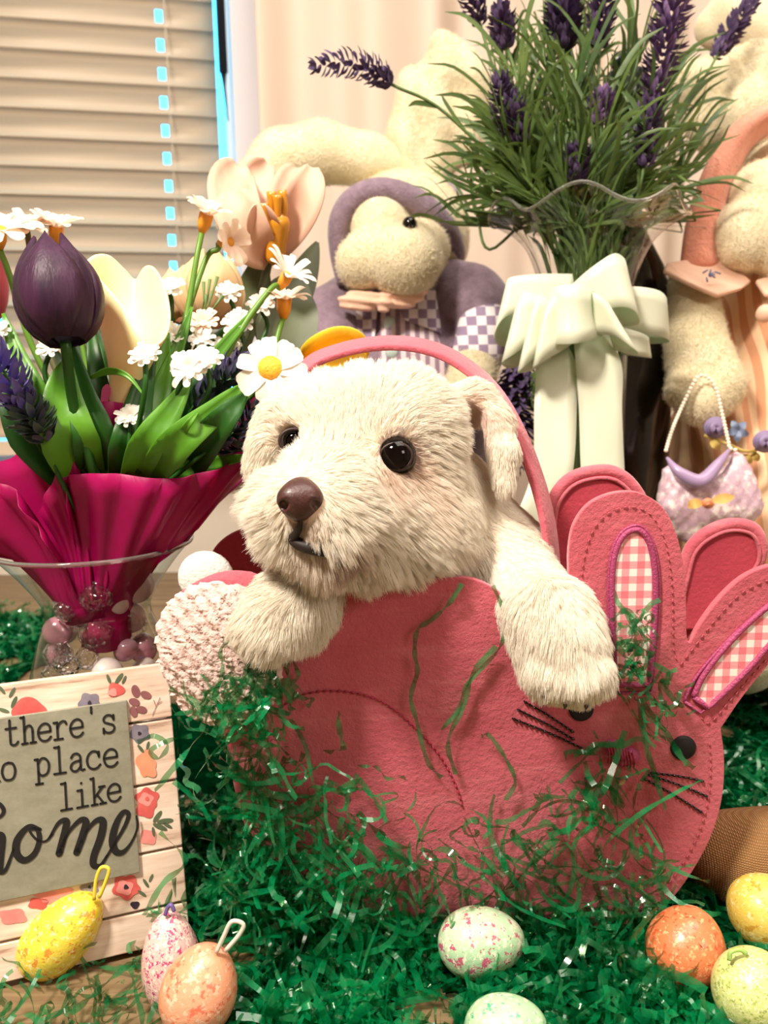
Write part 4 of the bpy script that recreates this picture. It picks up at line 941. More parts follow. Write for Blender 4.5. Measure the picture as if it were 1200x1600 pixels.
# strap leaves
lg = 'bright strap leaves in the bouquet'
LV = [([(196, 780, .38), (228, 700, .375), (268, 640, .38), (297, 592, .385)], .0085, m_leaf, 'broad bright leaf rising to the starry white blossom'),
 ([(210, 780, .38), (270, 700, .37), (340, 640, .375), (382, 600, .385)], .0085, m_leaf, 'broad leaf whose tip reaches the orange-centred daisy'),
 ([(225, 780, .378), (290, 725, .365), (345, 660, .37), (385, 615, .38)], .0105, m_leafd, 'broad dark leaf under the one touching the daisy'),
 ([(215, 775, .372), (255, 725, .362), (290, 668, .365), (312, 640, .37)], .0028, m_leaf, 'narrow yellow-edged leaf crossing in front of the broad dark leaf'),
 ([(235, 775, .372), (285, 738, .362), (340, 722, .36), (398, 712, .37)], .0052, m_leaf, 'low bright leaf lying to the right on the tissue edge'),
 ([(150, 780, .40), (148, 690, .39), (128, 620, .39), (108, 530, .395)], .011, m_leafd, 'broad dark leaf directly under the purple tulip'),
 ([(150, 790, .39), (110, 690, .385), (98, 620, .385), (105, 560, .39)], .014, m_leaf, 'wide green leaf curling left below the purple tulip'),
 ([(140, 780, .40), (70, 640, .39), (30, 560, .39), (5, 490, .395)], .0065, m_leaf, 'long bright leaf reaching the left edge beside the tulip'),
 ([(130, 780, .41), (50, 680, .40), (20, 600, .40), (-25, 500, .41)], .012, m_leafd, 'dark broad leaf at the left edge behind the bright one'),
 ([(180, 780, .41), (160, 640, .41), (148, 560, .41), (140, 500, .42)], .006, m_leafd, 'dark upright leaf right of the tulip stem'),
 ([(200, 780, .40), (240, 640, .41), (272, 560, .415), (300, 480, .42)], .006, m_leaf, 'long bright upright leaf behind the small blossoms'),
 ([(205, 780, .40), (290, 620, .415), (350, 540, .42), (412, 470, .43)], .005, m_leaf, 'long bright leaf beside the stalk of the spidery daisy'),
 ([(205, 780, .41), (270, 640, .42), (320, 560, .43), (372, 500, .44)], .010, m_leafd, 'broad dark leaf pointing up right behind the bouquet'),
 ([(190, 790, .39), (205, 700, .39), (215, 640, .395), (240, 540, .40)], .011, m_leafd, 'dark leaf standing behind the small dark-stalked blossom'),
 ([(195, 790, .40), (230, 680, .40), (250, 600, .41), (262, 520, .415)], .009, m_leaf, 'green leaf standing right of the calla lily'),
 ([(240, 790, .39), (300, 640, .40), (330, 600, .405), (350, 575, .41)], .010, m_leafd, 'shaded broad leaf behind the white double blossom'),
 ([(142, 590, .388), (170, 580, .382), (200, 588, .378), (228, 622, .376)], .0018, m_leaf, 'thin leaf arching sideways in front of the calla lily'),
 ([(120, 800, .40), (40, 690, .40), (10, 640, .40), (-20, 560, .41)], .004, m_leaf, 'thin leaf low at the left edge behind the lavender')]
for pts, w, m, lab in LV: leaf(lab, pts, w, m, lg, cup=.35)
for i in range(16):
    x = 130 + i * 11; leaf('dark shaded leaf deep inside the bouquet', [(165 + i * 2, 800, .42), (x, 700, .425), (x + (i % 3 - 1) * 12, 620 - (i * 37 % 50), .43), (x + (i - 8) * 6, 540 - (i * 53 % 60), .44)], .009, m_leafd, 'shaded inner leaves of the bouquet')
tube('x', [P(20, 640, .41), P(2, 560, .41)], .001, m_leafd).name = 'loose_stalk'; tag(bpy.data.objects['loose_stalk'], 'thin green stalk at the left edge beside the lavender', 'stem')
# pink flower cut by the left edge, pink bud
o = bead('pink_bud', P(-14, 440, .42), .0085, M('hot_pink', 'e0607c', .5), None, (1, 1, 2.4)); tag(o, 'narrow pink bud cut by the left edge of the frame', 'flower')
o = blade('pink_tip', [P(160, 640, .40), P(166, 612, .40), P(168, 600, .40)], .0022, M('pink_leaf', 'd8508c', .5)); tag(o, 'small hot pink tip showing above the tissue peak', 'flower')
# lavender of the left bouquet
m_lv1 = M('violet_floret', '7a6cb0', .6, var='5a4c92', vscale=150); m_lv2 = M('green_floret', '3c5a34', .5, var='4e3f6a', vscale=90); m_lv3 = M('dark_violet_floret', '4b3f6e', .6, var='2c4028', vscale=80)
def lav(label, pts, r, n, m, size, seed, st): 
    e = empty('lavender_sprig', P(*pts[0]), label, 'flower', 'lavender in the left bouquet'); rs = random.Random(seed)
    o = bloom_mb([P(*q) for q in pts], r, n, rs, size, .9).build('blossom', m, e); o['kind'] = 'stuff'
    tube('stem', [P(*q) for q in st] + [P(*q) for q in pts], .0012, m_leafd, e, seg=6, smooth_n=5); return e
e = lav('violet lavender sprig at the left edge above the magenta tissue', [(40, 640, .372), (20, 610, .37), (0, 575, .37), (-20, 550, .372)], .0125, 70, m_lv1, .009, 1, [(120, 800, .40), (70, 700, .38)])
o = bloom_mb([P(*q) for q in [(72, 690, .374), (52, 655, .372), (30, 625, .372)]], .0115, 80, random.Random(9), .0085, .6).build('calyxes', m_lv2, e); o['kind'] = 'stuff'
lav('dark lavender sprig behind the lower edge of the orange-centred daisy', [(300, 640, .40), (330, 615, .402), (365, 590, .405), (395, 570, .41)], .012, 110, m_lv3, .008, 2, [(230, 760, .41)])
lav('dark lavender sprig lying right over the tissue toward the puppy', [(330, 700, .385), (360, 680, .388), (400, 655, .392), (430, 630, .396)], .0115, 120, m_lv3, .008, 3, [(240, 770, .40)])
lav('violet lavender tip just left of the orange-centred daisy', [(340, 590, .43), (355, 575, .43), (378, 560, .43)], .011, 60, m_lv1, .008, 4, [(240, 770, .42)])
# ------------------------------------------------------------------ wooden sign
SBR = PZ(297, 1468, .003)
_u = (RT * 2.856 + UP * .128 + FW).normalized(); _u.z = 0; _u.normalize(); _bk = Vector((-_u.y, _u.x, 0)); _v = (Vector((0, 0, 1)) * math.cos(.26) + _bk * math.sin(.26)).normalized()
if _v.z < 0: _v = -_v
_n = _u.cross(_v).normalized()
if _n.dot(FW) > 0: _n = -_n
# height at which the right edge meets the row 1032
H_ = next(h for h in np.linspace(.03, .25, 2000) if (lambda q: 800 - FPX * (q - CAM).dot(UP) / (q - CAM).dot(FW))(SBR + _v * h) < 1034)
def row(h): q = SBR + _v * h; return 800 - FPX * (q - CAM).dot(UP) / (q - CAM).dot(FW)
def hrow(y): return min(np.linspace(0, H_, 600), key=lambda h: abs(row(h) - y))
SR = Matrix((_u, _n, _v)).transposed()
m_signw = None
t = NT('whitewashed_wood'); g = t.noise(1, 5, .6, stretch=(14, 60, 230)); t.base(t.ramp(g, [(.30, srgb('a98672')), (.42, srgb('dcc0aa')), (.65, srgb('f0dccb'))])); t.b.inputs['Roughness'].default_value = .55; m_signw = t.m
SW = .19
def sbox(name, u0, u1, h0, h1, n0, n1, m, parent, bev=.0006):
    c = SBR + _u * ((u0 + u1) / 2) + _v * ((h0 + h1) / 2) + _n * ((n0 + n1) / 2)
    return box(name, c, (abs(u1 - u0), abs(n1 - n0), abs(h1 - h0)), m, parent, rot=SR, bev=bev)
sg = empty('wooden_sign', SBR, 'small floral pallet sign with grey plate reading no place like home', 'sign')
hs_ = [0, hrow(1408), hrow(1322), hrow(1218), hrow(1121), H_]
for a, b in zip(hs_[:-1], hs_[1:]): sbox('slat', -SW, 0, a + .0006, b - .0006, -.006, 0, m_signw, sg)
m_back = M('dark_backing', '1c1411', .8)
for u in (-.03, -.16): sbox('batten', u - .012, u + .012, .004, H_ - .004, -.0125, -.0062, m_back, sg)
t = NT('galvanised_plate'); g = t.noise(70, 4, .7, stretch=(1, 1, 2.2)); g2 = t.noise(600, 2)
t.base(t.mix(t.math('MULTIPLY', g2, .35), t.ramp(g, [(.35, srgb('7c7a68')), (.7, srgb('93917f'))]), srgb('a7a592'))); t.b.inputs['Roughness'].default_value = .55; t.b.inputs['Metallic'].default_value = .15; m_plate = t.m
def sp(px, py, off=0.0): return PP(px, py, SBR + _n * off, _n)
def suv(px, py): q = sp(px, py) - SBR; return q.dot(_u), q.dot(_v)
u1, h1 = suv(198, 1093); u2, h2 = suv(219, 1361)
pl = sbox('metal_plate', -SW + .045, (u1 + u2) / 2, h2, h1, 0.0002, .0022, m_plate, sg, .0004)
OFF = .0026
def strokes(name, lines, m, parent, w=3.4, off=OFF):
    """lines: list of (points in image units, width or list of widths); drawn flat on the sign plane"""
    mb = MB()
    for pts, ww in lines:
        pts = [tuple(p) for p in pts]; ws = [ww] * len(pts) if np.isscalar(ww) else list(ww)
        A = [sp(p[0], p[1], off) for p in pts]; n = len(A); Sd = []
        for i in range(n):
            T = (A[min(i + 1, n - 1)] - A[max(i - 1, 0)]).normalized(); Sd.append(T.cross(_n).normalized() * (ws[i] / 2 * .36 / FPX))
        V, F = strip_data(A, Sd, 0, 1); mb.add(V, F)
        for i in (0, n - 1):
            r = Sd[i].length; V = [A[i] + (_u * math.cos(a) + _v * math.sin(a)) * r for a in np.linspace(0, 2 * math.pi, 11)[:-1]]; mb.add(V, [tuple(range(10))])
    return mb.build(name, m, parent, smooth=False)
def sm(pts, n=6): return [tuple(a) for a in catmull(pts, n)]
G = {  # typewriter letters: (points, smooth) in units of x-height
 't': ([((.35, 1.45), (.35, .25)), 0], [((.35, .3), (.38, .08), (.55, 0), (.75, .03), (.88, .16)), 1], [((.05, .98), (.78, .98)), 0]),
 'h': ([((.22, 1.55), (.22, 0)), 0], [((.0, 1.52), (.22, 1.52)), 0], [((.02, 0), (.42, 0)), 0], [((.22, .7), (.38, .95), (.62, 1.0), (.78, .82), (.8, .6)), 1], [((.8, .62), (.8, 0)), 0], [((.62, 0), (1.0, 0)), 0]),
 'e': ([((.06, .52), (.92, .52)), 0], [((.92, .52), (.88, .82), (.62, 1.0), (.32, .95), (.1, .72), (.06, .42), (.2, .12), (.48, 0), (.75, .05), (.93, .2)), 1]),
 'r': ([((.28, .98), (.28, 0)), 0], [((.04, .97), (.28, .97)), 0], [((.04, 0), (.62, 0)), 0], [((.28, .62), (.42, .88), (.65, 1.0), (.85, .96), (.92, .82)), 1]),
 "'": ([((.45, 1.6), (.45, 1.25)), 0],),
 's': ([((.85, .98), (.85, .72)), 0], [((.84, .78), (.66, .98), (.36, 1.0), (.16, .84), (.2, .64), (.5, .52), (.8, .4), (.88, .2), (.72, .03), (.42, 0), (.18, .12), (.12, .24)), 1], [((.12, .28), (.12, 0)), 0]),
 'n': ([((.22, .98), (.22, 0)), 0], [((.02, .97), (.22, .97)), 0], [((.02, 0), (.42, 0)), 0], [((.22, .7), (.38, .95), (.62, 1.0), (.78, .82), (.8, .6)), 1], [((.8, .62), (.8, 0)), 0], [((.62, 0), (1.0, 0)), 0]),
 'o': ([((.5, 1.0), (.2, .9), (.06, .5), (.2, .1), (.5, 0), (.8, .1), (.94, .5), (.8, .9), (.5, 1.0)), 1],),
 'p': ([((.2, .98), (.2, -.45)), 0], [((.0, .97), (.2, .97)), 0], [((.0, -.45), (.45, -.45)), 0], [((.2, .7), (.4, .96), (.66, .98), (.88, .75), (.92, .45), (.8, .12), (.5, 0), (.3, .08), (.2, .25)), 1]),
 'l': ([((.5, 1.55), (.5, 0)), 0], [((.2, 1.52), (.5, 1.52)), 0], [((.12, 0), (.88, 0)), 0]),
 'a': ([((.15, .8), (.3, .98), (.55, 1.0), (.74, .85), (.76, .6), (.76, .15), (.84, .02), (1.0, .04)), 1], [((.76, .58), (.45, .56), (.18, .44), (.1, .22), (.24, .03), (.5, .02), (.76, .24)), 1]),
 'c': ([((.86, .95), (.86, .66)), 0], [((.86, .74), (.7, .97), (.4, 1.0), (.15, .8), (.06, .5), (.16, .16), (.44, 0), (.72, .04), (.92, .2)), 1]),
 'i': ([((.5, .98), (.5, 0)), 0], [((.2, .97), (.5, .97)), 0], [((.12, 0), (.88, 0)), 0], [((.48, 1.36), (.5, 1.38)), 0]),
 'k': ([((.22, 1.55), (.22, 0)), 0], [((.02, 1.52), (.22, 1.52)), 0], [((.02, 0), (.42, 0)), 0], [((.85, .96), (.24, .42)), 0], [((.42, .56), (.85, .02)), 0], [((.6, .97), (.98, .97)), 0], [((.62, 0), (1.02, 0)), 0]),
}
def word(name, text, x0, x1, y0, y1, xh, m, parent, w=3.6):
    n = len(text); adv = (x1 - x0) / n; ls = []
    for i, ch in enumerate(text):
        if ch == ' ': continue
        gx = x0 + adv * i; slope = (y1 - y0) / (x1 - x0)
        for pts, smf in G[ch]:
            q = [(gx + p[0] * adv * .88 - p[1] * .0, y0 + slope * (gx + p[0] * adv - x0) - p[1] * xh) for p in pts]
            q = [(a + .055 * (b - y0), b) for a, b in q]
            ls.append((sm(q, 5) if smf else q, w))
    return strokes(name, ls, m, parent, w)
m_ink = M('black_lettering', '0c0a0a', .6)
word('lettering', "there's", 9, 186, 1166, 1143, 27, m_ink, pl)
word('lettering', 'no place', -24, 190, 1224, 1196, 27, m_ink, pl)
word('lettering', 'like', 93, 194, 1267, 1250, 27, m_ink, pl)
def cq(pts): return [(x / 2.4, 1020 + y / 2.4) + tuple(r) for x, y, *r in pts]
hm = []
def brush(pts, n=6):
    A = catmull(cq(pts), n); hm.append(([(a[0], a[1]) for a in A], [max(1.2, a[2]) for a in A]))
brush([(-70, 560, 5), (-60, 700, 12), (-75, 830, 8)])
brush([(-60, 760, 4), (-20, 690, 8), (8, 690, 10), (2, 760, 11), (0, 815, 10), (22, 812, 6), (52, 735, 4)])
brush([(150, 662, 5), (108, 652, 8), (66, 700, 11), (62, 752, 11), (92, 778, 10), (130, 752, 9), (148, 700, 8), (138, 662, 6), (112, 668, 4), (140, 702, 3.5), (172, 706, 3.5), (196, 680, 5)])
brush([(188, 690, 4), (218, 640, 6), (244, 628, 9), (248, 650, 11), (222, 752, 11)])
brush([(226, 740, 5), (258, 672, 5), (300, 628, 8), (322, 634, 11), (312, 680, 12), (288, 748, 11)])
brush([(292, 738, 5), (325, 670, 5), (360, 630, 8), (386, 632, 11), (378, 690, 12), (352, 762, 11), (352, 796, 10), (378, 796, 6), (402, 760, 4)])
brush([(398, 768, 4), (432, 712, 5), (468, 650, 6), (482, 606, 7), (462, 598, 8), (436, 640, 10), (422, 700, 12), (432, 742, 11), (460, 748, 8), (492, 712, 4), (516, 655, 4), (512, 612, 3)])
brush([(-20, 560, 5), (2, 570, 6), (14, 592, 6), (4, 612, 5), (-20, 622, 4)])
strokes('script_lettering', hm, m_ink, pl)
# printed flowers: flat print on the boards
PC = {'red': M('print_coral', 'dd6a62', .6, var='c64a48', vscale=90), 'pink': M('print_pink', 'e79a92', .6, var='dd7f7a', vscale=90), 'grey': M('print_grey_blue', '8d8590', .6, var='6a6474', vscale=120), 'leaf': M('print_leaf', '5f6e50', .6, var='48583f', vscale=120), 'mauve': M('print_mauve', '9c6464', .6, var='7f4e52', vscale=120), 'peach': M('print_peach', 'e9a683', .6, var='e08a66', vscale=90), 'dark': M('print_ink', '2d2230', .6)}
def blob(kind, x, y, rx, ry, seed=0, petals=5, off=.00025, ang=0.0, amp=.13):
    rr = random.Random(seed + int(x * 7 + y)); ph = rr.uniform(0, 6); pts = []
    for k in range(36):
        a = 2 * math.pi * k / 36; r = 1 + amp * math.sin(petals * a + ph); dx, dy = rx * r * math.cos(a), ry * r * math.sin(a)
        pts.append(sp(x + dx * math.cos(ang) - dy * math.sin(ang), y + dx * math.sin(ang) + dy * math.cos(ang), off))
    return mesh('printed_' + ('leaf' if kind in ('leaf', 'mauve') and petals == 2 else 'flower'), pts, [tuple(range(36))], PC[kind], sg, smooth=False)
def flower(kind, x, y, r, core='dark'):
    blob(kind, x, y, r, r * .9); blob('pink' if kind == 'red' else kind, x - r * .1, y + r * .05, r * .62, r * .55, 3, 4, .0004); blob(core, x, y, r * .18, r * .18, 5, 3, .0006)
def pleaf(x, y, L, ang, kind='leaf', w=.32): blob(kind, x, y, L, L * w, 1, 2, .0003, ang, .0)
blob('red', 45, 1108, 27, 17, 1, 3); flower('grey', 140, 1098, 17); blob('red', 181, 1078, 13, 11, 2, 3); blob('pink', 176, 1082, 7, 6, 2, 3, .0005)
for x, y, L, a in ((170, 1061, 8, 1.2), (186, 1060, 10, 2.2), (194, 1062, 7, 2.0), (19, 1082, 9, 2.1), (22, 1097, 10, 2.0), (3, 1078, 8, .9), (6, 1110, 9, .3)): pleaf(x, y, L, a)
for x, y, L, a in ((212, 1080, 10, 1.3), (228, 1086, 9, .4), (210, 1097, 9, .3), (221, 1109, 9, .2), (209, 1112, 9, 1.3)): pleaf(x, y, L, a, 'mauve', .65)
strokes('printed_twig', [([(238, 1118), (244, 1104), (250, 1090)], 1), ([(244, 1104), (240, 1094)], 1), ([(246, 1100), (253, 1096)], 1)], PC['mauve'], sg, off=.0004)
flower('grey', 218, 1146, 16); pleaf(220, 1170, 8, .9); pleaf(231, 1165, 7, 1.8)
blob('peach', 228, 1192, 15, 20, 4, 4); blob('peach', 236, 1206, 9, 9, 5, 3, .0004)
flower('red', 230, 1248, 18, 'red'); blob('red', 228, 1262, 15, 16, 7, 4, .0003)
for x, y, L, a in ((246, 1276, 11, 2.2), (258, 1283, 13, 3.0), (250, 1292, 12, .4), (240, 1300, 8, 1.4), (262, 1290, 8, .5)): pleaf(x, y, L, a)
blob('pink', 232, 1308, 13, 12, 8, 4); flower('red', 197, 1386, 21); flower('grey', 140, 1386, 14); blob('pink', 85, 1398, 30, 14, 9, 5); blob('red', 60, 1412, 16, 9, 9, 4); blob('dark', 211, 1414, 7, 6, 3, 3); pleaf(228, 1380, 8, 1.0); pleaf(236, 1372, 7, 2.0); pleaf(222, 1396, 8, .6); blob('pink', 20, 1432, 22, 12, 3, 4)

# ------------------------------------------------------------------ eggs
def eggmat(name, base, spots, sc=140, glit=0, thr=.56):
    t = NT(name); c = srgb(base)
    col = t.ramp(t.noise(22, 2), [(.3, c), (.75, srgb(spots[0]))])
    for i, s_ in enumerate(spots[1:]):
        n1 = t.noise(sc * 1.9 * (1 + .35 * i), 3, .7, stretch=(1 + .3 * i, 1, 1.2)); f = t.ramp(n1, [(thr, (0, 0, 0, 1)), (thr + .05, (1, 1, 1, 1))]); col = t.mix(f, col, srgb(s_))
    t.base(col); t.b.inputs['Roughness'].default_value = .38; t.b.inputs['Coat Weight'].default_value = .4; t.b.inputs['Coat Roughness'].default_value = .2; t.bump(t.noise(500, 3, .7), .5, .0006); return t.m
def egg(label, x, y, hl, hw, ang, m, tilt=0.0, z=None, loop=None, lm=None, name='easter_egg'):
    hw_m = hw * .375 / FPX; c = PZ(x, y, z if z is not None else hw_m + .002); d = (c - CAM).dot(FW); L, Wd = hl * d / FPX, hw * d / FPX
    ax = (RT * math.cos(ang) + UP * math.sin(ang)) * math.cos(tilt) + FW * math.sin(tilt); V = []; ns, nr = 32, 24
    q = Vector((0, 0, 1)).rotation_difference(ax)
    prof = []
    for i in range(nr + 1):
        a = math.pi * i / nr; zz = -math.cos(a); r = math.sin(a) * (1 - .13 * zz) * Wd; prof.append((max(r, .00001), zz * L))
    o = lathe(name, prof, (0, 0, 0), m, None, seg=ns, axis=ax); o.location = c
    if loop:
        lo = tube('hanging_loop', [P(a, b, d - .004 + e) for a, b, e in loop], .0009, lm, o, seg=6, smooth_n=5)
    return tag(o, label, 'easter egg', 'speckled easter eggs')
m_eY = eggmat('egg_yellow', 'f0d62e', ['f3dd55', 'e89a3a', 'fbf2a0'], 120); m_eP = eggmat('egg_pink', 'f0b8b4', ['f2c9c0', 'c8487c', 'fbe8da'], 190, thr=.53)
m_eO = eggmat('egg_peach', 'ee9c74', ['f0a888', 'e87458', 'f4c3a4'], 110); m_eG = eggmat('egg_green_pink', 'cfe3bd', ['9fd3a4', 'c2607a', 'f3ecd2'], 120, thr=.54)
m_eM = eggmat('egg_mint', 'bfdfae', ['8fcfa2', '5cae8c', 'eef0d0'], 130); m_eR = eggmat('egg_orange', 'e2774a', ['e98a5a', 'cf5a34', 'f0b07e'], 130); m_eQ = eggmat('egg_gold', 'e6c352', ['e9cf6c', 'cf9f3a', 'f3e29c'], 110); m_eL = eggmat('egg_lime', 'd3dc84', ['dbe496', '9fb254', 'f1f0c0'], 260, thr=.55)
m_loopw = M('white_loop_ribbon', 'e8e2d4', .4, translucent=.2)
egg('bright yellow speckled egg with a yellow hanging loop in front of the sign', 95, 1459, 80, 50, .78, m_eY, loop=[(147, 1406, 0), (150, 1375, 0), (158, 1356, 0), (170, 1358, 0), (165, 1378, 0), (155, 1402, 0)], lm=M('yellow_string', 'e6d34a', .5))
egg('pink egg with magenta speckles leaning behind the peach egg', 268, 1503, 78, 46, 1.66, m_eP, z=.017, loop=[(258, 1430, 0), (262, 1418, 0), (268, 1414, 0), (272, 1424, 0)], lm=M('violet_string', '6d5a9a', .5))
egg('peach egg with a white hanging ribbon at the bottom left', 312, 1545, 70, 59, 1.25, m_eO, z=.027, loop=[(338, 1488, 0), (350, 1462, 0), (362, 1440, 0), (380, 1444, 0), (374, 1460, 0), (352, 1486, 0)], lm=m_loopw)
egg('mint and pink marbled egg at the foot of the pink basket', 752, 1472, 68, 52, .1, m_eG, z=.020)
egg('mint green egg cut by the bottom edge of the photo', 790, 1612, 66, 54, .2, m_eM, z=.020)
egg('round orange egg with an orange ribbon knot right of the basket foot', 1073, 1478, 61, 60, 1.2, m_eR, z=.020, loop=[(1030, 1510, 0), (1010, 1508, 0), (1008, 1520, 0), (1022, 1526, 0), (1036, 1520, 0)], lm=M('amber_ribbon', 'd87a1c', .25))
egg('golden yellow egg at the right edge beside the burlap', 1198, 1422, 58, 55, .3, m_eQ, z=.022)
egg('pale lime speckled egg in the bottom right corner', 1185, 1552, 70, 62, -.5, m_eL, z=.022, loop=[(1140, 1500, 0), (1142, 1488, 0), (1156, 1484, 0), (1166, 1490, 0)], lm=M('lime_ribbon', 'a6cc6a', .4))
# burlap roll
t = NT('burlap'); w1 = t.new('ShaderNodeTexWave'); w1.bands_direction = 'X'; w1.inputs['Scale'].default_value = 330; w1.inputs['Distortion'].default_value = 1.5; t.l(t.tc(), w1.inputs[0])
w2 = t.new('ShaderNodeTexWave'); w2.bands_direction = 'Z'; w2.inputs['Scale'].default_value = 330; w2.inputs['Distortion'].default_value = 1.5; t.l(t.tc(), w2.inputs[0])
hh = t.math('MULTIPLY', w1.outputs['Fac'], w2.outputs['Fac']); t.base(t.ramp(hh, [(0, srgb('8a6238')), (.5, srgb('b08454')), (1, srgb('d0a674'))])); t.b.inputs['Roughness'].default_value = .9; t.bump(hh, .8, .0012); m_burl = t.m
s = SDF(.012); s.cone(P(1135, 1340, .412), .022, P(1175, 1345, .408), .0225).cone(P(1185, 1345, .407), .023, P(1290, 1335, .402), .027)
o = s.mesh('burlap_roll', .0018, m_burl, None, loc=PZ(1180, 1380, 0)); tag(o, 'stuffed burlap roll lying at the right edge behind the basket', 'burlap toy')

# ------------------------------------------------------------------ felt bunny basket
BFY, BBY = .340, .425
t = NT('pink_felt'); n1 = t.noise(16, 5, .65); n2 = t.noise(420, 3, .7); n3 = t.noise(1, 4, .7, stretch=(14, 14, 90))
c_ = t.ramp(n1, [(.3, srgb('b9505e')), (.7, srgb('d06a78'))]); c_ = t.mix(t.ramp(n3, [(.52, (0, 0, 0, 1)), (.75, (.35, .35, .35, 1))]), c_, srgb('e69296')); t.base(c_)
t.b.inputs['Roughness'].default_value = .95; t.b.inputs['Sheen Weight'].default_value = .35; t.b.inputs['Specular IOR Level'].default_value = .1
hgt = t.math('ADD', t.math('MULTIPLY', t.noise(45, 4, .6), 1.3), n2); t.bump(hgt, .5, .0016); m_felt = t.m
m_feltd = M('pink_felt_shaded', 'c24a58', .95, var='b04050', vscale=30, bump=.5, bscale=400, sheen=.3, spec=.1)  # darker copy of the pink felt, shade on the rear parts put into its colour
m_thr = M('crimson_thread', 'a01c3c', .6); m_thp = M('pale_pink_thread', 'e7959c', .6, var='c96a78', vscale=900); m_mag = M('magenta_thread', 'ac4470', .45, bump=.8, bscale=900)
bk = empty('bunny_basket', PY(740, 1460, .38) * 1, 'large pink felt bunny basket with gingham ears holding the puppy', 'basket'); 
bk.location.z = 0
body_l = [(480, 925), (520, 912), (580, 908), (640, 905), (720, 903), (765, 915), (795, 940), (812, 968)]
def outline_front():
    r = catmull([(480, 925), (520, 912), (600, 906), (690, 902), (740, 905), (780, 925), (815, 960), (850, 972), (880, 950), (889, 915)], 5)
    e1 = catmull([(889, 905), (889, 860), (897, 820), (920, 788), (955, 771), (995, 769), (1030, 787), (1052, 820), (1066, 870), (1072, 925), (1073, 985), (1075, 1002)], 6)
    e2 = catmull([(1078, 1004), (1100, 968), (1130, 930), (1165, 900), (1205, 884), (1245, 885), (1268, 905), (1268, 945), (1240, 990), (1200, 1040), (1160, 1090), (1127, 1138)], 6)
    b = catmull([(1127, 1142), (1132, 1190), (1128, 1250), (1110, 1310), (1080, 1365), (1045, 1410), (1000, 1445), (940, 1462), (800, 1470), (640, 1466), (520, 1450), (450, 1405), (400, 1330), (370, 1250), (360, 1170), (375, 1080), (410, 1000), (445, 950), (476, 928)], 6)
    return np.vstack([r, e1, e2, b])
OF = outline_front()
def zc(p): p = Vector(p); p.z = max(p.z, .004); return p
def panel(name, pts, Y, m, th, parent, bev=.0012, bulge=0.0):
    V = [zc(PY(x, y, Y)) for x, y in pts]; n = len(V)
    V2 = [v + Vector((0, th, 0)) for v in V]
    F = [tuple(range(n)), tuple(range(n, 2 * n))[::-1]] + [(i, i + n, (i + 1) % n + n, (i + 1) % n) for i in range(n)]
    o = mesh(name, V + V2, F, m, parent, smooth=False); bevel(o, bev, 3); return o
fp = panel('front_panel', OF, BFY, m_felt, .0042, bk, .0013)
# back panel: felt body and two ears seen behind
panel('back_panel', np.vstack([catmull([(322, 960), (326, 880), (345, 845), (385, 826), (430, 835), (520, 850), (640, 850), (760, 850), (850, 860), (900, 870), (980, 900), (1040, 930), (1085, 985)], 5), catmull([(1088, 1000), (1090, 1100), (1060, 1200), (980, 1300), (860, 1340), (640, 1340), (480, 1320), (380, 1230), (335, 1100)], 5)]), BBY, m_feltd, .004, bk)
def back_ear(pts, Y):
    A = catmull(pts, 8); e = panel('ear', A, Y, m_feltd, .005, bk, .0015); R = [PY(x, y, Y) - Vector((0, .0010, 0)) for x, y in A]
    tube('piping', [r + Vector((0, .0035, 0)) for r in R], .0034, m_felt, e, seg=10); c = A.mean(0)
    tube('piping', [PY(c[0] + (x - c[0]) * .90, c[1] + 3 + (y - c[1]) * .90, Y - .0008) for x, y in A], .0010, m_felt, e, seg=8); return e
back_ear([(880, 960), (866, 900), (859, 835), (865, 785), (888, 752), (922, 738), (960, 738), (990, 760), (1010, 800), (1020, 880), (1010, 960)], BBY - .006)
back_ear([(1050, 985), (1068, 905), (1082, 858), (1110, 832), (1145, 820), (1178, 826), (1192, 850), (1188, 880), (1160, 912), (1120, 940), (1090, 985)], BBY - .005)
# gusset joining the two panels round the bottom
gb = [(1127, 1142), (1132, 1190), (1128, 1250), (1110, 1310), (1080, 1365), (1045, 1410), (1000, 1445), (940, 1462), (800, 1470), (640, 1466), (520, 1450), (450, 1405), (400, 1330), (370, 1250), (360, 1170), (375, 1080)]
V = []; A = catmull(gb, 5); cxm = 745
for x, y in A:
    a = zc(PY(cxm + (x - cxm) * .985, y - 4, BFY + .004)); V += [a, a + Vector((-.001 * np.sign(a.x), .04, .0)), a + Vector((-.004 * np.sign(a.x), .086, 0))]
o = mesh('gusset', V, [(i * 3 + j, i * 3 + j + 1, (i + 1) * 3 + j + 1, (i + 1) * 3 + j) for i in range(len(A) - 1) for j in range(2)], m_feltd, bk); solid(o, .003, 0)
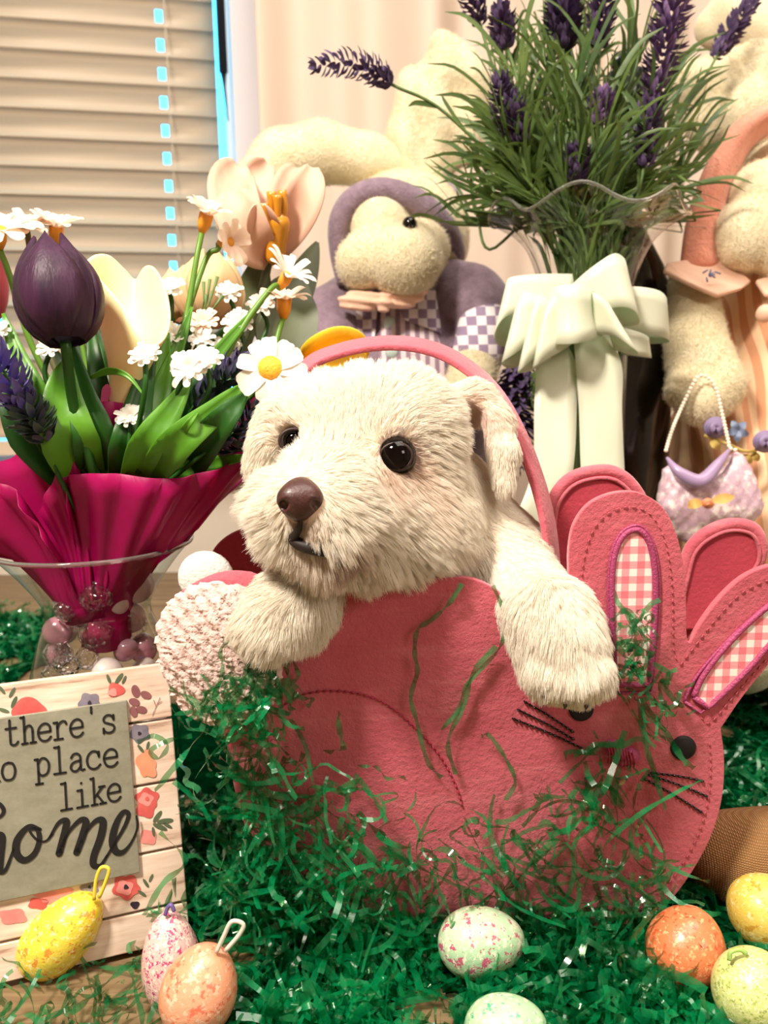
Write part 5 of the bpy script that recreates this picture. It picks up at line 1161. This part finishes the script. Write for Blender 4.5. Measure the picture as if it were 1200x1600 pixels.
# gingham ear linings with satin stitch borders
t = NT('pink_gingham'); sx = t.new('ShaderNodeSeparateXYZ'); mp = t.new('ShaderNodeMapping'); t.l(t.tc(), mp.inputs[0]); t.l(mp.outputs[0], sx.inputs[0])
a_ = t.math('GREATER_THAN', t.math('FRACT', t.math('MULTIPLY', sx.outputs['X'], 150)), .5); b_ = t.math('GREATER_THAN', t.math('FRACT', t.math('MULTIPLY', sx.outputs['Z'], 150)), .5)
t.base(t.ramp(t.math('MULTIPLY', t.math('ADD', a_, b_), .5), [(0, srgb('fbf0ea')), (.5, srgb('f3a6ac')), (1, srgb('ea7c88'))])); t.b.inputs['Roughness'].default_value = .85; t.bump(t.noise(900, 2), .3, .0004); m_ging = t.m
YL = BFY - .0006
def lining(pts, n=7):
    A = catmull(pts, n); o = panel('ear_lining', A, YL - .0004, m_ging, .0008, bk, .0002)
    pth = [PY(x, y, YL - .0004) for x, y in A]; pth.append(pth[0]); tube('satin_stitch', pth, .0014, m_mag, bk, seg=8)
    c = A.mean(0); q = [PY(c[0] + (x - c[0]) * 1.16, c[1] + (y - c[1]) * 1.08, YL - .0001) for x, y in A]; tube('satin_stitch', q + q[:1], .0007, m_mag, bk, seg=6); return A
lining([(962, 1070), (958, 1000), (956, 920), (960, 870), (972, 840), (990, 828), (1006, 834), (1018, 860), (1024, 910), (1022, 980), (1014, 1070)])
lining([(1084, 1088), (1100, 1054), (1130, 1015), (1168, 975), (1210, 940), (1240, 925), (1252, 938), (1236, 968), (1200, 1010), (1160, 1055), (1106, 1106)])
def stitches(name, pts, m, L=.0022, gap=.0016, r=.00032, Y=BFY - .0004, parent=bk):
    A = catmull(pts, 14); W3 = np.array([tuple(PY(x, y, Y)) for x, y in A]); s = np.concatenate([[0], np.cumsum(np.linalg.norm(np.diff(W3, axis=0), axis=1))]); mb = MB(); p = 0
    while p + L < s[-1]:
        a, b = [Vector([np.interp(q, s, W3[:, k]) for k in range(3)]) for q in (p, p + L)]; mid = (a + b) / 2 - Vector((0, r, 0)); V, F = tube_data([a, mid, b], [r * .6, r * 1.3, r * .6], 5); mb.add(V, F); p += L + gap
    o = mb.build(name, m, parent); return o
stitches('seam_stitches', [(920, 1080), (912, 1000), (908, 920), (915, 860), (935, 815), (965, 795), (995, 793), (1020, 808), (1040, 850), (1050, 920), (1052, 1010), (1060, 1040)], M('dark_pink_thread', 'b44c5c', .7), r=.00028)
stitches('seam_stitches', [(1062, 1040), (1085, 1010), (1120, 965), (1160, 925), (1205, 905), (1240, 905)], bpy.data.materials['dark_pink_thread'], r=.00028)
stitches('seam_stitches', [(1108, 1160), (1110, 1200), (1106, 1250), (1090, 1305), (1060, 1360), (1025, 1400), (980, 1435)], bpy.data.materials['dark_pink_thread'], r=.00028)
stitches('seam_stitches', [(1225, 1000), (1180, 1050), (1140, 1095), (1108, 1130), (1095, 1120)], bpy.data.materials['dark_pink_thread'], r=.00028)
stitches('leg_stitches', [(430, 1115), (460, 1090), (500, 1080), (550, 1082), (600, 1098), (650, 1138), (690, 1185), (715, 1235), (722, 1262)], m_thr, .0026, .0005, .00045)
for a, b in (((800, 1122), (912, 1170)), ((808, 1108), (905, 1160)), ((818, 1095), (902, 1148)), ((1016, 1207), (1106, 1222)), ((1012, 1210), (1110, 1246)), ((1006, 1216), (1103, 1273))):
    stitches('whisker', [a, ((a[0] + b[0]) / 2, (a[1] + b[1]) / 2 - 2), b], m_black, .0024, .00015, .00055)
def disc(name, x, y, r, m, Y=BFY, sq=1.0):
    c = PY(x, y, Y); R = r * (c - CAM).dot(FW) / FPX
    return lathe(name, [(R, 0), (R, .0008), (R * .85, .0014), (.00001, .0016)], c, m, bk, seg=24, axis=(0, -1, 0))
disc('eye', 1067, 1168, 20, m_black if False else M('black_felt', '140a0c', .8)); disc('eye', 908, 1108, 19, bpy.data.materials['black_felt'])
s = SDF(.003).ball(PY(955, 1165, BFY), .0035).ball(PY(985, 1180, BFY), .0042).ball(PY(970, 1185, BFY), .0035); s.mesh('nose', .0008, m_mag, bk)
for k in range(9): tube('nose_thread', [PY(948 + k * 5, 1160 + k * 2, BFY - .0036), PY(952 + k * 5, 1176 + k * 2, BFY - .0045), PY(950 + k * 5, 1192 + k, BFY - .0026)], .0004, m_thr, bk, seg=5)
# handle strap
hp = catmull([tuple(P(*q)) for q in ((430, 900, .40), (425, 760, .405), (440, 640, .405), (478, 574, .403), (530, 548, .400), (600, 536, .397), (665, 542, .393), (720, 566, .390), (772, 612, .387), (812, 680, .385), (842, 760, .385), (858, 830, .385), (864, 900, .385), (862, 960, .385))], 8)
Sd = []
for i in range(len(hp)):
    T = Vector(hp[min(i + 1, len(hp) - 1)] - hp[max(i - 1, 0)]).normalized(); s_ = T.cross(FW).normalized(); Sd.append((s_ * .0040 + FW * .0070))
V, F = strip_data([Vector(p) for p in hp], Sd, 0, 2); o = mesh('handle', V, F, m_felt, bk); solid(o, .0032, 0); bevel(o, .0009)
# fleece tails
def lumps(X):
    a = np.sin(X[..., 0] * 1500 + 3 * np.sin(X[..., 2] * 620)) * np.sin(X[..., 2] * 1450 + 3 * np.sin(X[..., 0] * 560)); b = np.sin(X[..., 0] * 900 + X[..., 2] * 700)
    return .0009 * a + .0005 * b
m_sherpa = M('pink_sherpa', 'efd0c8', .95, var='e6c0b8', vscale=80, bump=.9, bscale=650, bdist=.0012, sheen=.5)
s = SDF(.006).ell(PY(338, 1000, BFY - .004), (.0265, .0055, .0265)).ell(PY(350, 1050, BFY - .004), (.0255, .0055, .026)).ell(PY(395, 985, BFY - .003), (.018, .005, .018))
tl = s.mesh('fleece_tail', .0011, m_sherpa, bk, disp=lumps)
s = SDF(.006).ell(PY(345, 1012, BFY + .002), (.0295, .0025, .034)).ell(PY(385, 955, BFY + .002), (.018, .0025, .016)); s.mesh('tail_felt', .0016, m_felt, bk)
s = SDF(.006).ell(PY(322, 903, .398), (.0145, .006, .0145)); s.mesh('fleece_tail', .0018, M('white_fleece', 'fbf6ee', .95, bump=.8, bscale=500, bdist=.001), bk)
# ------------------------------------------------------------------ the puppy
pd = SDF(.012)
pd.ball(P(585, 724, .374), .0390)                                   # skull
pd.ell(P(545, 668, .360), (.026, .024, .022)).ell(P(622, 668, .362), (.027, .024, .023))
pd.cone(P(548, 762, .345), .0265, P(492, 790, .316), .0150, k=.010)   # muzzle
pd.ball(P(502, 748, .330), .0115, k=.010)
pd.ball(P(455, 810, .330), .0120, k=.008).ball(P(512, 822, .318), .0135, k=.008)    # lips
pd.ball(P(500, 856, .326), .0100, k=.007)                                            # chin
pd.ball(P(442, 775, .350), .0120, k=.010).ball(P(575, 825, .347), .0200).ball(P(650, 808, .362), .0240)   # cheeks
pd.ball(P(612, 672, .345), .0085, k=.008).ball(P(466, 655, .352), .0080, k=.008)     # brows
pd.cone(P(670, 800, .400), .036, P(740, 890, .405), .036, k=.015)     # neck and chest
pd.cone(P(720, 900, .408), .034, P(690, 1080, .425), .036, k=.015).cone(P(690, 1080, .425), .036, P(640, 1180, .44), .034, k=.015)
pd.cone(P(600, 930, .400), .028, P(690, 950, .405), .034, k=.015)
pd.chain([(P(780, 880, .390), .0240), (P(830, 938, .366), .0172), (P(862, 965, .343), .0158), (P(880, 1010, .337), .0148), (P(888, 1038, .334), .0135)], k=.010)
for x, y, d, r in ((846, 1046, .330, .0064), (872, 1064, .326, .0072), (904, 1068, .325, .0074), (932, 1050, .328, .0066)): pd.ball(P(x, y, d), r, k=.005)
pd.chain([(P(560, 925, .392), .019), (P(498, 922, .365), .0145), (P(455, 942, .343), .0130), (P(424, 964, .332), .0122)], k=.010)
for x, y, d, r in ((384, 978, .329, .0060), (402, 994, .326, .0066), (430, 994, .326, .0064), (456, 978, .330, .0058)): pd.ball(P(x, y, d), r, k=.005)
# ears
pd.chain([(P(700, 640, .382), .0110), (P(742, 628, .378), .0085), (P(775, 656, .373), .0060), (P(787, 705, .370), .0054), (P(787, 752, .368), .0050)], k=.008)
pd.ball(P(730, 660, .372), .008, k=.006, sub=True)
pd.chain([(P(470, 625, .372), .0105), (P(440, 655, .362), .0088), (P(418, 692, .358), .0068), (P(406, 722, .357), .0055)], k=.007)
# eye sockets and mouth groove
E1 = pd.hit(619, 713); E2 = pd.hit(461, 690)
EC1 = E1 + ray(618, 712).normalized() * .0050; EC2 = E2 + ray(459, 690).normalized() * .0040
pd.ball(EC1 - ray(618, 712).normalized() * .003, .0068, k=.004, sub=True); pd.ball(EC2, .0066, k=.004, sub=True)
mouth_px = [(470, 812), (466, 828), (458, 842), (472, 852), (495, 858), (520, 862), (545, 860)]
mp3 = [pd.hit(*q) for q in mouth_px]
for a, b in zip(mp3[:-1], mp3[1:]): pd.cone(a, .0020, b, .0020, k=.003, sub=True)
m_skin = M('puppy_skin', 'ecd6bf', .8, var='e3c4a8', vscale=60, sss=.2)
pup = pd.mesh('puppy', .0021, m_skin, None, loc=P(640, 1100, .41))
tag(pup, 'cream white fluffy puppy with a brown nose, paws over the basket edge', 'dog')
m_eye = M('dark_eye', '080303', .04, spec=.25); m_lid = M('eye_rim', '2c1713', .5); m_nose = M('brown_nose', '4e2b27', .42, var='3c1f1c', vscale=200, bump=.6, bscale=900, bdist=.0004, coat=.15)
for c, px, py in ((EC1, 618, 712), (EC2, 459, 690)):
    bead('eye', c, .0086 if c is EC1 else .0062, m_eye, pup, seg=28, rings=18)
    rd = ray(px, py).normalized(); ctr = c - rd * .0058; q = Vector((0, 0, 1)).rotation_difference(-rd)
    tube('eyelid', [ctr + q @ Vector((.0066 * math.cos(a), .0054 * math.sin(a), 0)) for a in np.linspace(0, 2 * math.pi, 25)[:-1]], .0007, m_lid, pup, seg=8, closed=True)
# nose
NC = P(468, 783, .298)
ns = SDF(.004).ball(P(468, 779, .303), .0064).ball(P(453, 780, .301), .0048).ball(P(484, 779, .302), .0050).ball(P(466, 796, .303), .0044).ball(P(470, 768, .306), .0054)
ns.cone(P(446, 786, .2945), .0019, P(441, 791, .299), .0019, k=.0006, sub=True).cone(P(489, 785, .2945), .0022, P(496, 790, .299), .0018, k=.0006, sub=True).cone(P(467, 792, .2945), .0006, P(466, 812, .298), .0008, k=.0008, sub=True)
ns.mesh('nose', .0006, m_nose, pup)
tube('mouth', [p - ray(*q).normalized() * (.0002 if k_ < 3 else .0005) for k_, (p, q) in enumerate(zip(mp3, mouth_px))], [.0009, .0013, .0022, .0026, .0026, .0022, .0010], M('lip', '1e120f', .6), pup, seg=8, smooth_n=4)
for (x, y, d) in ((852, 1090, .322), (884, 1103, .320), (917, 1104, .320)): tube('claw', [P(x, y - 8, d + .004), P(x - 1, y, d + .0015), P(x - 2, y + 5, d + .003)], [.0012, .0009, .0003], M('claw', '3a2c26', .3), pup, seg=6)

# fur: combed by guides (image position, depth, direction in view axes, length)
GD = [ # x, y, d,  dx, dy(down +), dz(toward camera -), length
 (500, 735, .325, .35, -1, .3, .0055), (520, 690, .335, .25, -1, .2, .0075), (565, 650, .335, .15, -1, .3, .0085), (480, 640, .345, -.4, -.8, .3, .0085), (560, 590, .36, 0, -.8, .9, .009), (640, 600, .36, .5, -.7, .7, .009),
 (440, 800, .32, -1, .35, .1, .012), (400, 790, .345, -1, .3, .2, .013), (430, 730, .345, -.9, .1, .3, .009), (455, 845, .325, -.6, 1, .0, .012), (495, 880, .32, -.1, 1, .1, .0115), (525, 845, .312, .5, 1, .0, .011), (480, 830, .31, .1, 1, -.1, .006),
 (545, 800, .318, 1, .45, .1, .011), (530, 760, .318, .9, .1, .2, .008), (600, 780, .335, .9, .6, .1, .011), (575, 745, .328, .3, 1, 0, .008), (620, 745, .34, .5, 1, 0, .0075), (640, 830, .345, .8, .7, .1, .013), (580, 870, .335, .4, 1, .1, .013), (700, 850, .37, .6, .8, .1, .011),
 (690, 700, .345, .8, .5, .3, .009), (660, 660, .345, .8, -.1, .4, .009), (700, 780, .36, .7, .8, .2, .010), (618, 690, .335, .4, -.9, .1, .0045), (450, 672, .35, -.5, -.7, .1, .005), (590, 712, .335, -.4, .2, -.1, .004), (648, 712, .338, .9, .1, .1, .006),
 (730, 620, .37, .7, -.1, .2, .006), (770, 640, .37, .6, .8, .1, .0045), (785, 700, .365, .1, 1, 0, .0045), (783, 765, .365, -.05, 1, 0, .005), (735, 665, .375, .6, .8, 0, .0045), (430, 660, .36, -.6, .8, .1, .006), (408, 710, .355, -.3, 1, .1, .007), (400, 745, .36, -.3, 1, .1, .008),
 (760, 830, .375, .6, .8, 0, .005), (820, 830, .385, .8, .5, .1, .005), (850, 880, .355, .5, .9, 0, .006), (880, 940, .33, .1, 1, 0, .010), (850, 990, .325, -.1, 1, 0, .011), (890, 1040, .318, .0, 1, .1, .010), (930, 1040, .322, .15, 1, .1, .009), (900, 1090, .32, 0, .9, .6, .005),
 (490, 915, .35, -.7, .7, 0, .009), (440, 950, .33, -.8, .8, 0, .010), (410, 985, .32, -.5, 1, 0, .0095), (380, 1010, .32, -.5, 1, .3, .006), (460, 990, .325, -.1, 1, .1, .010), (490, 950, .345, .2, 1, .1, .010),
 (640, 890, .37, .2, 1, 0, .011), (760, 900, .38, .3, 1, 0, .008)]
GPt = np.array([tuple(P(g[0], g[1], g[2])) for g in GD]); GDr = np.array([tuple((RT * g[3] - UP * g[4] + FW * g[5]).normalized()) for g in GD]); GLn = np.array([g[6] for g in GD])
def comb(X):
    D2 = ((X[:, None, :] - GPt[None]) ** 2).sum(2); w = 1 / (D2 + 1e-5) ** 2; w /= w.sum(1)[:, None]
    return w @ GDr, w @ GLn
rs = np.random.RandomState(21); X, N = sample(pup, 520000, rs)
camv = np.array(CAM) - X; keep = (N * camv).sum(1) > -.35 * np.linalg.norm(camv, axis=1)      # the fur of the side the basket hides is thinned below
low = X[:, 2] < .115; rr_ = rs.rand(len(X)); keep &= ~low | (rr_ < .08); keep |= rr_ < .25
def near(c, r): return np.linalg.norm(X - np.array(c), axis=1) < r
keep &= ~near(EC1, .0071) & ~near(EC2, .0056) & ~near(P(468, 781, .302), .0088)
for k_, p in enumerate(mp3[1:]): keep &= ~near(p, .0022 if k_ < 2 else .0034)
X, N = X[keep], N[keep]; Dr, Ln = comb(X)
Ln = Ln * (1 + .22 * np.sin(X[:, 0] * 310 + 2 * np.sin(X[:, 2] * 190)) * np.sin(X[:, 2] * 270 + 2)) * (.55 + .6 * rs.rand(len(X))) * np.where(X[:, 2] < .190, .80, .86)
for c in (EC1, EC2): Ln *= np.clip((np.linalg.norm(X - np.array(c), axis=1) - .0045) / .009, .30, 1)
Ln *= np.clip(np.linalg.norm(X - np.array(P(468, 781, .302)), axis=1) / .020, .35, 1)
# tint: cream coat, tan tear stains and pinkish inner ear
base = np.array(srgb('fff6e8')); tan = np.array(srgb('cc9a74')); pinkish = np.array(srgb('dfae9c')); brown = np.array(srgb('9a6a50'))
def wgt(px, py, d, r): return np.exp(-(((X - np.array(P(px, py, d))) ** 2).sum(1)) / (r * r))[:, None]
col = np.tile(base, (len(X), 1)) * (.90 + .12 * rs.rand(len(X)))[:, None]
st = np.clip(.9 * wgt(588, 742, .330, .0065) + .6 * wgt(600, 765, .333, .0065) + .45 * wgt(640, 735, .338, .007) + .35 * wgt(660, 780, .345, .010), 0, .9); col = col * (1 - st) + tan * st
w_ = np.clip(.7 * wgt(738, 655, .372, .011), 0, .8); col = col * (1 - w_) + pinkish * w_
w_ = np.clip(.95 * wgt(490, 852, .318, .0050) + .9 * wgt(515, 858, .318, .0050) + .8 * wgt(540, 862, .32, .006) + .45 * wgt(478, 818, .305, .005), 0, .8); col = col * (1 - w_) + brown * w_
w_ = .75 * np.exp(-((np.linalg.norm(X - np.array(EC1), axis=1) - .007) / .0028) ** 2)[:, None]; col = col * (1 - w_) + np.array(srgb('8a5c48')) * w_
col[:, 3] = 1; col = np.clip(col, 0, .96); col[:, 3] = 1
m_fur = hairmat('puppy_fur', attr=True, transl=.30, gloss=.05)
hair('fur', X, N, Dr, Ln, m_fur, pup, rad=.0001, K=6, lift=.27, frizz=.10, rs=rs, col=col, clump=.42, cscale=.0042)
# ------------------------------------------------------------------ cellophane grass
t = NT('green_cellophane'); g1 = t.noise(35, 2); t.base(t.ramp(g1, [(.35, srgb('005c33')), (.65, srgb('0a9c5e'))])); t.b.inputs['Roughness'].default_value = .14; t.b.inputs['Coat Weight'].default_value = .6; t.b.inputs['Coat Roughness'].default_value = .05
t.b.inputs['Specular IOR Level'].default_value = .9
tp = t.new('ShaderNodeBsdfTransparent'); tp.inputs[0].default_value = (.50, .66, .48, 1); mx = t.new('ShaderNodeMixShader'); mx.inputs[0].default_value = .56
t.l(t.b.outputs[0], mx.inputs[1]); t.l(tp.outputs[0], mx.inputs[2]); t.l(mx.outputs[0], t.out.inputs[0]); m_cel = t.m
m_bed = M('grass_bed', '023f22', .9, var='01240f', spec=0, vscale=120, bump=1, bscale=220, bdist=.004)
def ribbons(Cn, L, W2, rs, K=12, flat=.5, curl=1.6, pref=None, prefw=0.0, zmin=.0022, ymax=None):
    """Cn: n x 3 centres. returns verts, quads of curling cellophane strips"""
    n = len(Cn); d = rs.normal(0, 1, (n, 3)); d[:, 2] *= flat
    if pref is not None: d = d * (1 - prefw) + np.array(pref) * prefw * 1.5
    d /= np.linalg.norm(d, axis=1)[:, None]
    ax = rs.normal(0, 1, (n, 3)); ax /= np.linalg.norm(ax, axis=1)[:, None]
    w = rs.normal(0, curl, n); w2 = rs.normal(0, 2.2, n); s = np.cross(d, rs.normal(0, 1, (n, 3))); s /= np.linalg.norm(s, axis=1)[:, None]
    P_ = np.zeros((n, K, 3)); S_ = np.zeros((n, K, 3)); p = np.zeros((n, 3)); step = (L / (K - 1))[:, None]; dd = d.copy()
    crp = rs.uniform(0, 6.28, n)
    def rot(v, k, a):
        c, s_ = np.cos(a)[:, None], np.sin(a)[:, None]; return v * c + np.cross(k, v) * s_ + k * (k * v).sum(1)[:, None] * (1 - c)
    for k in range(K):
        P_[:, k] = p; S_[:, k] = s; a = (w * 2 + w2 * np.sin(k * 1.1 + crp)) / K * 2.2
        dd = rot(dd, ax, a); s = rot(s, ax, a); s = s - dd * (s * dd).sum(1)[:, None]; s /= np.maximum(np.linalg.norm(s, axis=1), 1e-6)[:, None]
        s = rot(s, dd, rs.normal(0, .35, n)); p = p + dd * step
        jit = rs.normal(0, .06, (n, 3)); dd = dd + jit; dd /= np.linalg.norm(dd, axis=1)[:, None]
    P_ += (Cn - P_.mean(1))[:, None]
    W_ = W2[:, None, None] * np.ones((1, K, 1)); V = np.stack([P_ - S_ * W_, P_ + S_ * W_], 2).reshape(-1, 3)
    V[:, 2] = np.where(V[:, 2] < zmin, zmin + rs.rand(len(V)) * .002, V[:, 2])
    if ymax is not None:
        inx = (V[:, 0] > -.075) & (V[:, 0] < .17) & (V[:, 1] < .40); V[:, 1] = np.where(inx & (V[:, 1] > ymax), ymax - rs.rand(len(V)) * .002, V[:, 1])
    b = (np.arange(n) * K * 2)[:, None] + (np.arange(K - 1) * 2)[None]; Q = np.stack([b, b + 1, b + 3, b + 2], -1).reshape(-1, 4)
    return V, Q
def sstep(a, b, x): t_ = np.clip((x - a) / (b - a), 0, 1); return t_ * t_ * (3 - 2 * t_)
def Hg(x, y):
    """height of the grass heap over the table"""
    h = .0105 + .006 * np.sin(x * 41 + 1) * np.sin(y * 37) + .003 * np.sin(x * 110) * np.cos(y * 95)
    bare = sstep(-.085, -.045, x + (y - .30) * -.5) # bare table bottom left
    h = h * np.where(y < .345, np.clip(bare, 0, 1), 1)
    h = h + .010 * np.exp(-((x + .10) / .030) ** 2 - ((y - .375) / .04) ** 2)           # beside the sign
    h = h + .002 * sstep(.30, .336, y) * (y < .345) * sstep(-.06, -.03, x)
    h = h * (1 - .85 * np.exp(-((x - .21) / .055) ** 2 - ((y - .37) / .05) ** 2))
    far = sstep(.64, .60, y) + sstep(-.30, -.36, x) * sstep(.9, .85, y)
    return h * np.clip(far, 0, 1) * sstep(.215, .25, y)
gx = np.linspace(-.62, .52, 230); gy = np.linspace(.20, .92, 150); GX, GY = np.meshgrid(gx, gy, indexing='ij')
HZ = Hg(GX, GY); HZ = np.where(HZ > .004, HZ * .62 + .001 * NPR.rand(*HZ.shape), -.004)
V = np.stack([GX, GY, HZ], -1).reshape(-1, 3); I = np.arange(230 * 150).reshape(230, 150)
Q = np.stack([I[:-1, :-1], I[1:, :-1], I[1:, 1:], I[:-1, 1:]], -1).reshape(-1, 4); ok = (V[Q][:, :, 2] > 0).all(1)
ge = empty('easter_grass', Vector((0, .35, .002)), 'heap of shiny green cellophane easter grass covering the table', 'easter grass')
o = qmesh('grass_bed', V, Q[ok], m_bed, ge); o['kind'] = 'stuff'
rs = np.random.RandomState(8)
def heap(n, x0, x1, y0, y1, L=(.02, .05), zr=(.35, 1.15)):
    x, y = rs.uniform(x0, x1, n * 3), rs.uniform(y0, y1, n * 3); h = Hg(x, y); k = h > .006; x, y, h = x[k][:n], y[k][:n], h[k][:n]
    z = h * rs.uniform(zr[0], zr[1], len(x)); return np.stack([x, y, z], 1)
parts_ = []
c1 = heap(4600, -.14, .26, .225, .337); parts_.append(ribbons(c1, rs.uniform(.018, .055, len(c1)), rs.uniform(.0007, .0019, len(c1)), rs, ymax=.3385))
c1 = heap(2200, -.17, -.055, .335, .46); parts_.append(ribbons(c1, rs.uniform(.02, .05, len(c1)), rs.uniform(.0007, .0015, len(c1)), rs))
c1 = heap(2600, .14, .40, .345, .62); parts_.append(ribbons(c1, rs.uniform(.02, .05, len(c1)), rs.uniform(.0007, .0014, len(c1)), rs))
c1 = heap(1500, -.58, -.30, .5, .88); parts_.append(ribbons(c1, rs.uniform(.03, .06, len(c1)), rs.uniform(.0009, .0018, len(c1)), rs))
# stray strands on the bare wood at the lower left
n = 150; x = rs.uniform(-.17, -.06, n); y = rs.uniform(.235, .335, n); c1 = np.stack([x, y, rs.uniform(.003, .010, n)], 1); parts_.append(ribbons(c1, rs.uniform(.02, .05, n), rs.uniform(.0006, .0014, n), rs, flat=.15))
V = np.concatenate([p[0] for p in parts_]); off = np.cumsum([0] + [len(p[0]) for p in parts_[:-1]]); Q = np.concatenate([p[1] + o_ for p, o_ in zip(parts_, off)])
o = qmesh('grass_strands', V, Q, m_cel, ge); o['kind'] = 'stuff'
# strands clinging to the front of the basket: thick at the foot, thin higher up
def cling(n, pxs, wlo, Yr, L, seed, pref=None, pw=0., W_=(.0005, .0015), ymax=.3375, curl=1.4):
    r = np.random.RandomState(seed); C_ = []
    for _ in range(n):
        x, y = pxs(r); C_.append(tuple(PY(x, y, r.uniform(*Yr))))
    return ribbons(np.array(C_), r.uniform(L[0], L[1], n), r.uniform(W_[0], W_[1], n), r, K=14, flat=1.0, pref=pref, prefw=pw, ymax=ymax, curl=curl)
P2 = []
def foot(r):
    while True:
        x, y = r.uniform(375, 1080), r.uniform(1130, 1470); top = np.interp(x, [375, 450, 560, 700, 850, 950, 1040, 1080], [1120, 1150, 1230, 1270, 1240, 1180, 1240, 1330])
        if y > top and r.rand() < .20 + .8 * ((y - top) / (1470 - top)) ** 1.3: return x, y
P2.append(cling(250, foot, 0, (.315, .335), (.020, .06), 1))
P2.append(cling(200, lambda r: (r.uniform(365, 600) + r.normal(0, 10), 1470 - abs(r.normal(0, 90))), 0, (.312, .334), (.02, .055), 2))
P2.append(cling(110, lambda r: (r.normal(385, 35), r.uniform(1120, 1420)), 0, (.318, .334), (.02, .05), 3))
P2.append(cling(24, lambda r: (r.normal(920, 40), r.normal(1245, 32)), 0, (.318, .334), (.02, .05), 4))
P2.append(cling(34, lambda r: (r.normal(990, 14), r.uniform(960, 1060)), 0, (.322, .334), (.008, .026), 5, curl=2.4))
P2.append(cling(22, lambda r: (r.normal(1030, 18), r.uniform(1050, 1150)), 0, (.322, .334), (.01, .03), 6, pref=(.3, 0, -1), pw=.6))
P2.append(cling(46, lambda r: (r.uniform(290, 440), np.interp(r.rand(), [0, 1], [1060, 1150])), 0, (.314, .324), (.012, .035), 7, ymax=.326, W_=(.0007, .0016)))
P2.append(cling(14, lambda r: (r.normal(415, 18), r.uniform(1040, 1110)), 0, (.316, .324), (.02, .035), 8, pref=(.1, 0, 1), pw=.7, ymax=.326, W_=(.001, .0017)))
V = np.concatenate([p[0] for p in P2]); off = np.cumsum([0] + [len(p[0]) for p in P2[:-1]]); Q = np.concatenate([p[1] + o_ for p, o_ in zip(P2, off)])
o = qmesh('clinging_strands', V, Q, m_cel, ge); o['kind'] = 'stuff'
# single long strands one can follow
def strand(pts, w, Y=.3355):
    A = catmull([tuple(PY(x, y, Y if len(p_) == 0 else p_[0])) for x, y, *p_ in pts], 7); m = len(A); Sd = []
    for i in range(m):
        T = Vector(A[min(i + 1, m - 1)] - A[max(i - 1, 0)]).normalized(); s_ = T.cross(Vector((0, -1, 0))).normalized(); s_ = Matrix.Rotation(.9 * math.sin(i * .55), 3, T) @ s_; Sd.append(s_ * w)
    V, F = strip_data([Vector(a) for a in A], Sd, 0, 1); return mesh('grass_strand', V, F, m_cel, ge)
for pts, w in (([(722, 912, .334), (700, 945), (672, 970), (652, 985), (648, 1020), (652, 1050), (642, 1090), (652, 1130), (668, 1190), (690, 1215)], .0012),
 ([(452, 1020), (466, 1055), (452, 1072), (470, 1090), (488, 1092), (480, 1105)], .0012), ([(775, 1010), (740, 1050), (725, 1100), (700, 1160), (712, 1210)], .0013), ([(770, 915, .3345), (785, 950), (788, 990), (775, 1020), (730, 1070), (715, 1110), (690, 1140)], .0010),
 ([(752, 1150), (765, 1150), (790, 1185), (805, 1222), (790, 1250)], .0011), ([(820, 930, .334), (850, 960), (830, 1005, .336)], .0008), ([(390, 915, .325), (372, 950, .325), (365, 990, .325), (345, 1015, .325), (348, 1045, .325), (338, 1080, .325)], .0010), ([(402, 905, .326), (400, 930, .325), (398, 940, .325)], .0010),
 ([(375, 1075, .324), (392, 1035, .323), (415, 1045, .322), (420, 1070, .324), (408, 1090, .325)], .0015), ([(432, 1035, .323), (425, 1065, .322), (418, 1090, .324)], .0016), ([(265, 1075, .326), (300, 1095, .322), (330, 1115, .322), (350, 1120, .323)], .0016), ([(318, 1080, .322), (330, 1105, .321), (338, 1125, .323)], .0016),
 ([(870, 1310), (830, 1350), (790, 1400), (770, 1425)], .0018), ([(560, 1270), (600, 1310), (640, 1350), (655, 1375)], .0018), ([(1000, 1090), (1005, 1150), (1020, 1200), (1040, 1265)], .0014), ([(930, 1380), (945, 1440, .334), (925, 1500, .325)], .0014), ([(955, 970), (975, 955), (990, 975), (985, 1000), (962, 1005)], .0012), ([(965, 1040), (1005, 1045), (1012, 1010), (1000, 985)], .0010),
 ([(1005, 1100), (1030, 1130), (1050, 1160), (1070, 1190), (1085, 1200)], .0016), ([(215, 1160, .315), (240, 1150, .318), (262, 1165, .32), (248, 1185, .32), (236, 1172, .319), (270, 1155, .322), (300, 1150, .325)], .0011), ([(250, 1300, .33), (290, 1345, .325), (255, 1380, .32), (225, 1430, .315)], .0014)): strand(pts, w)
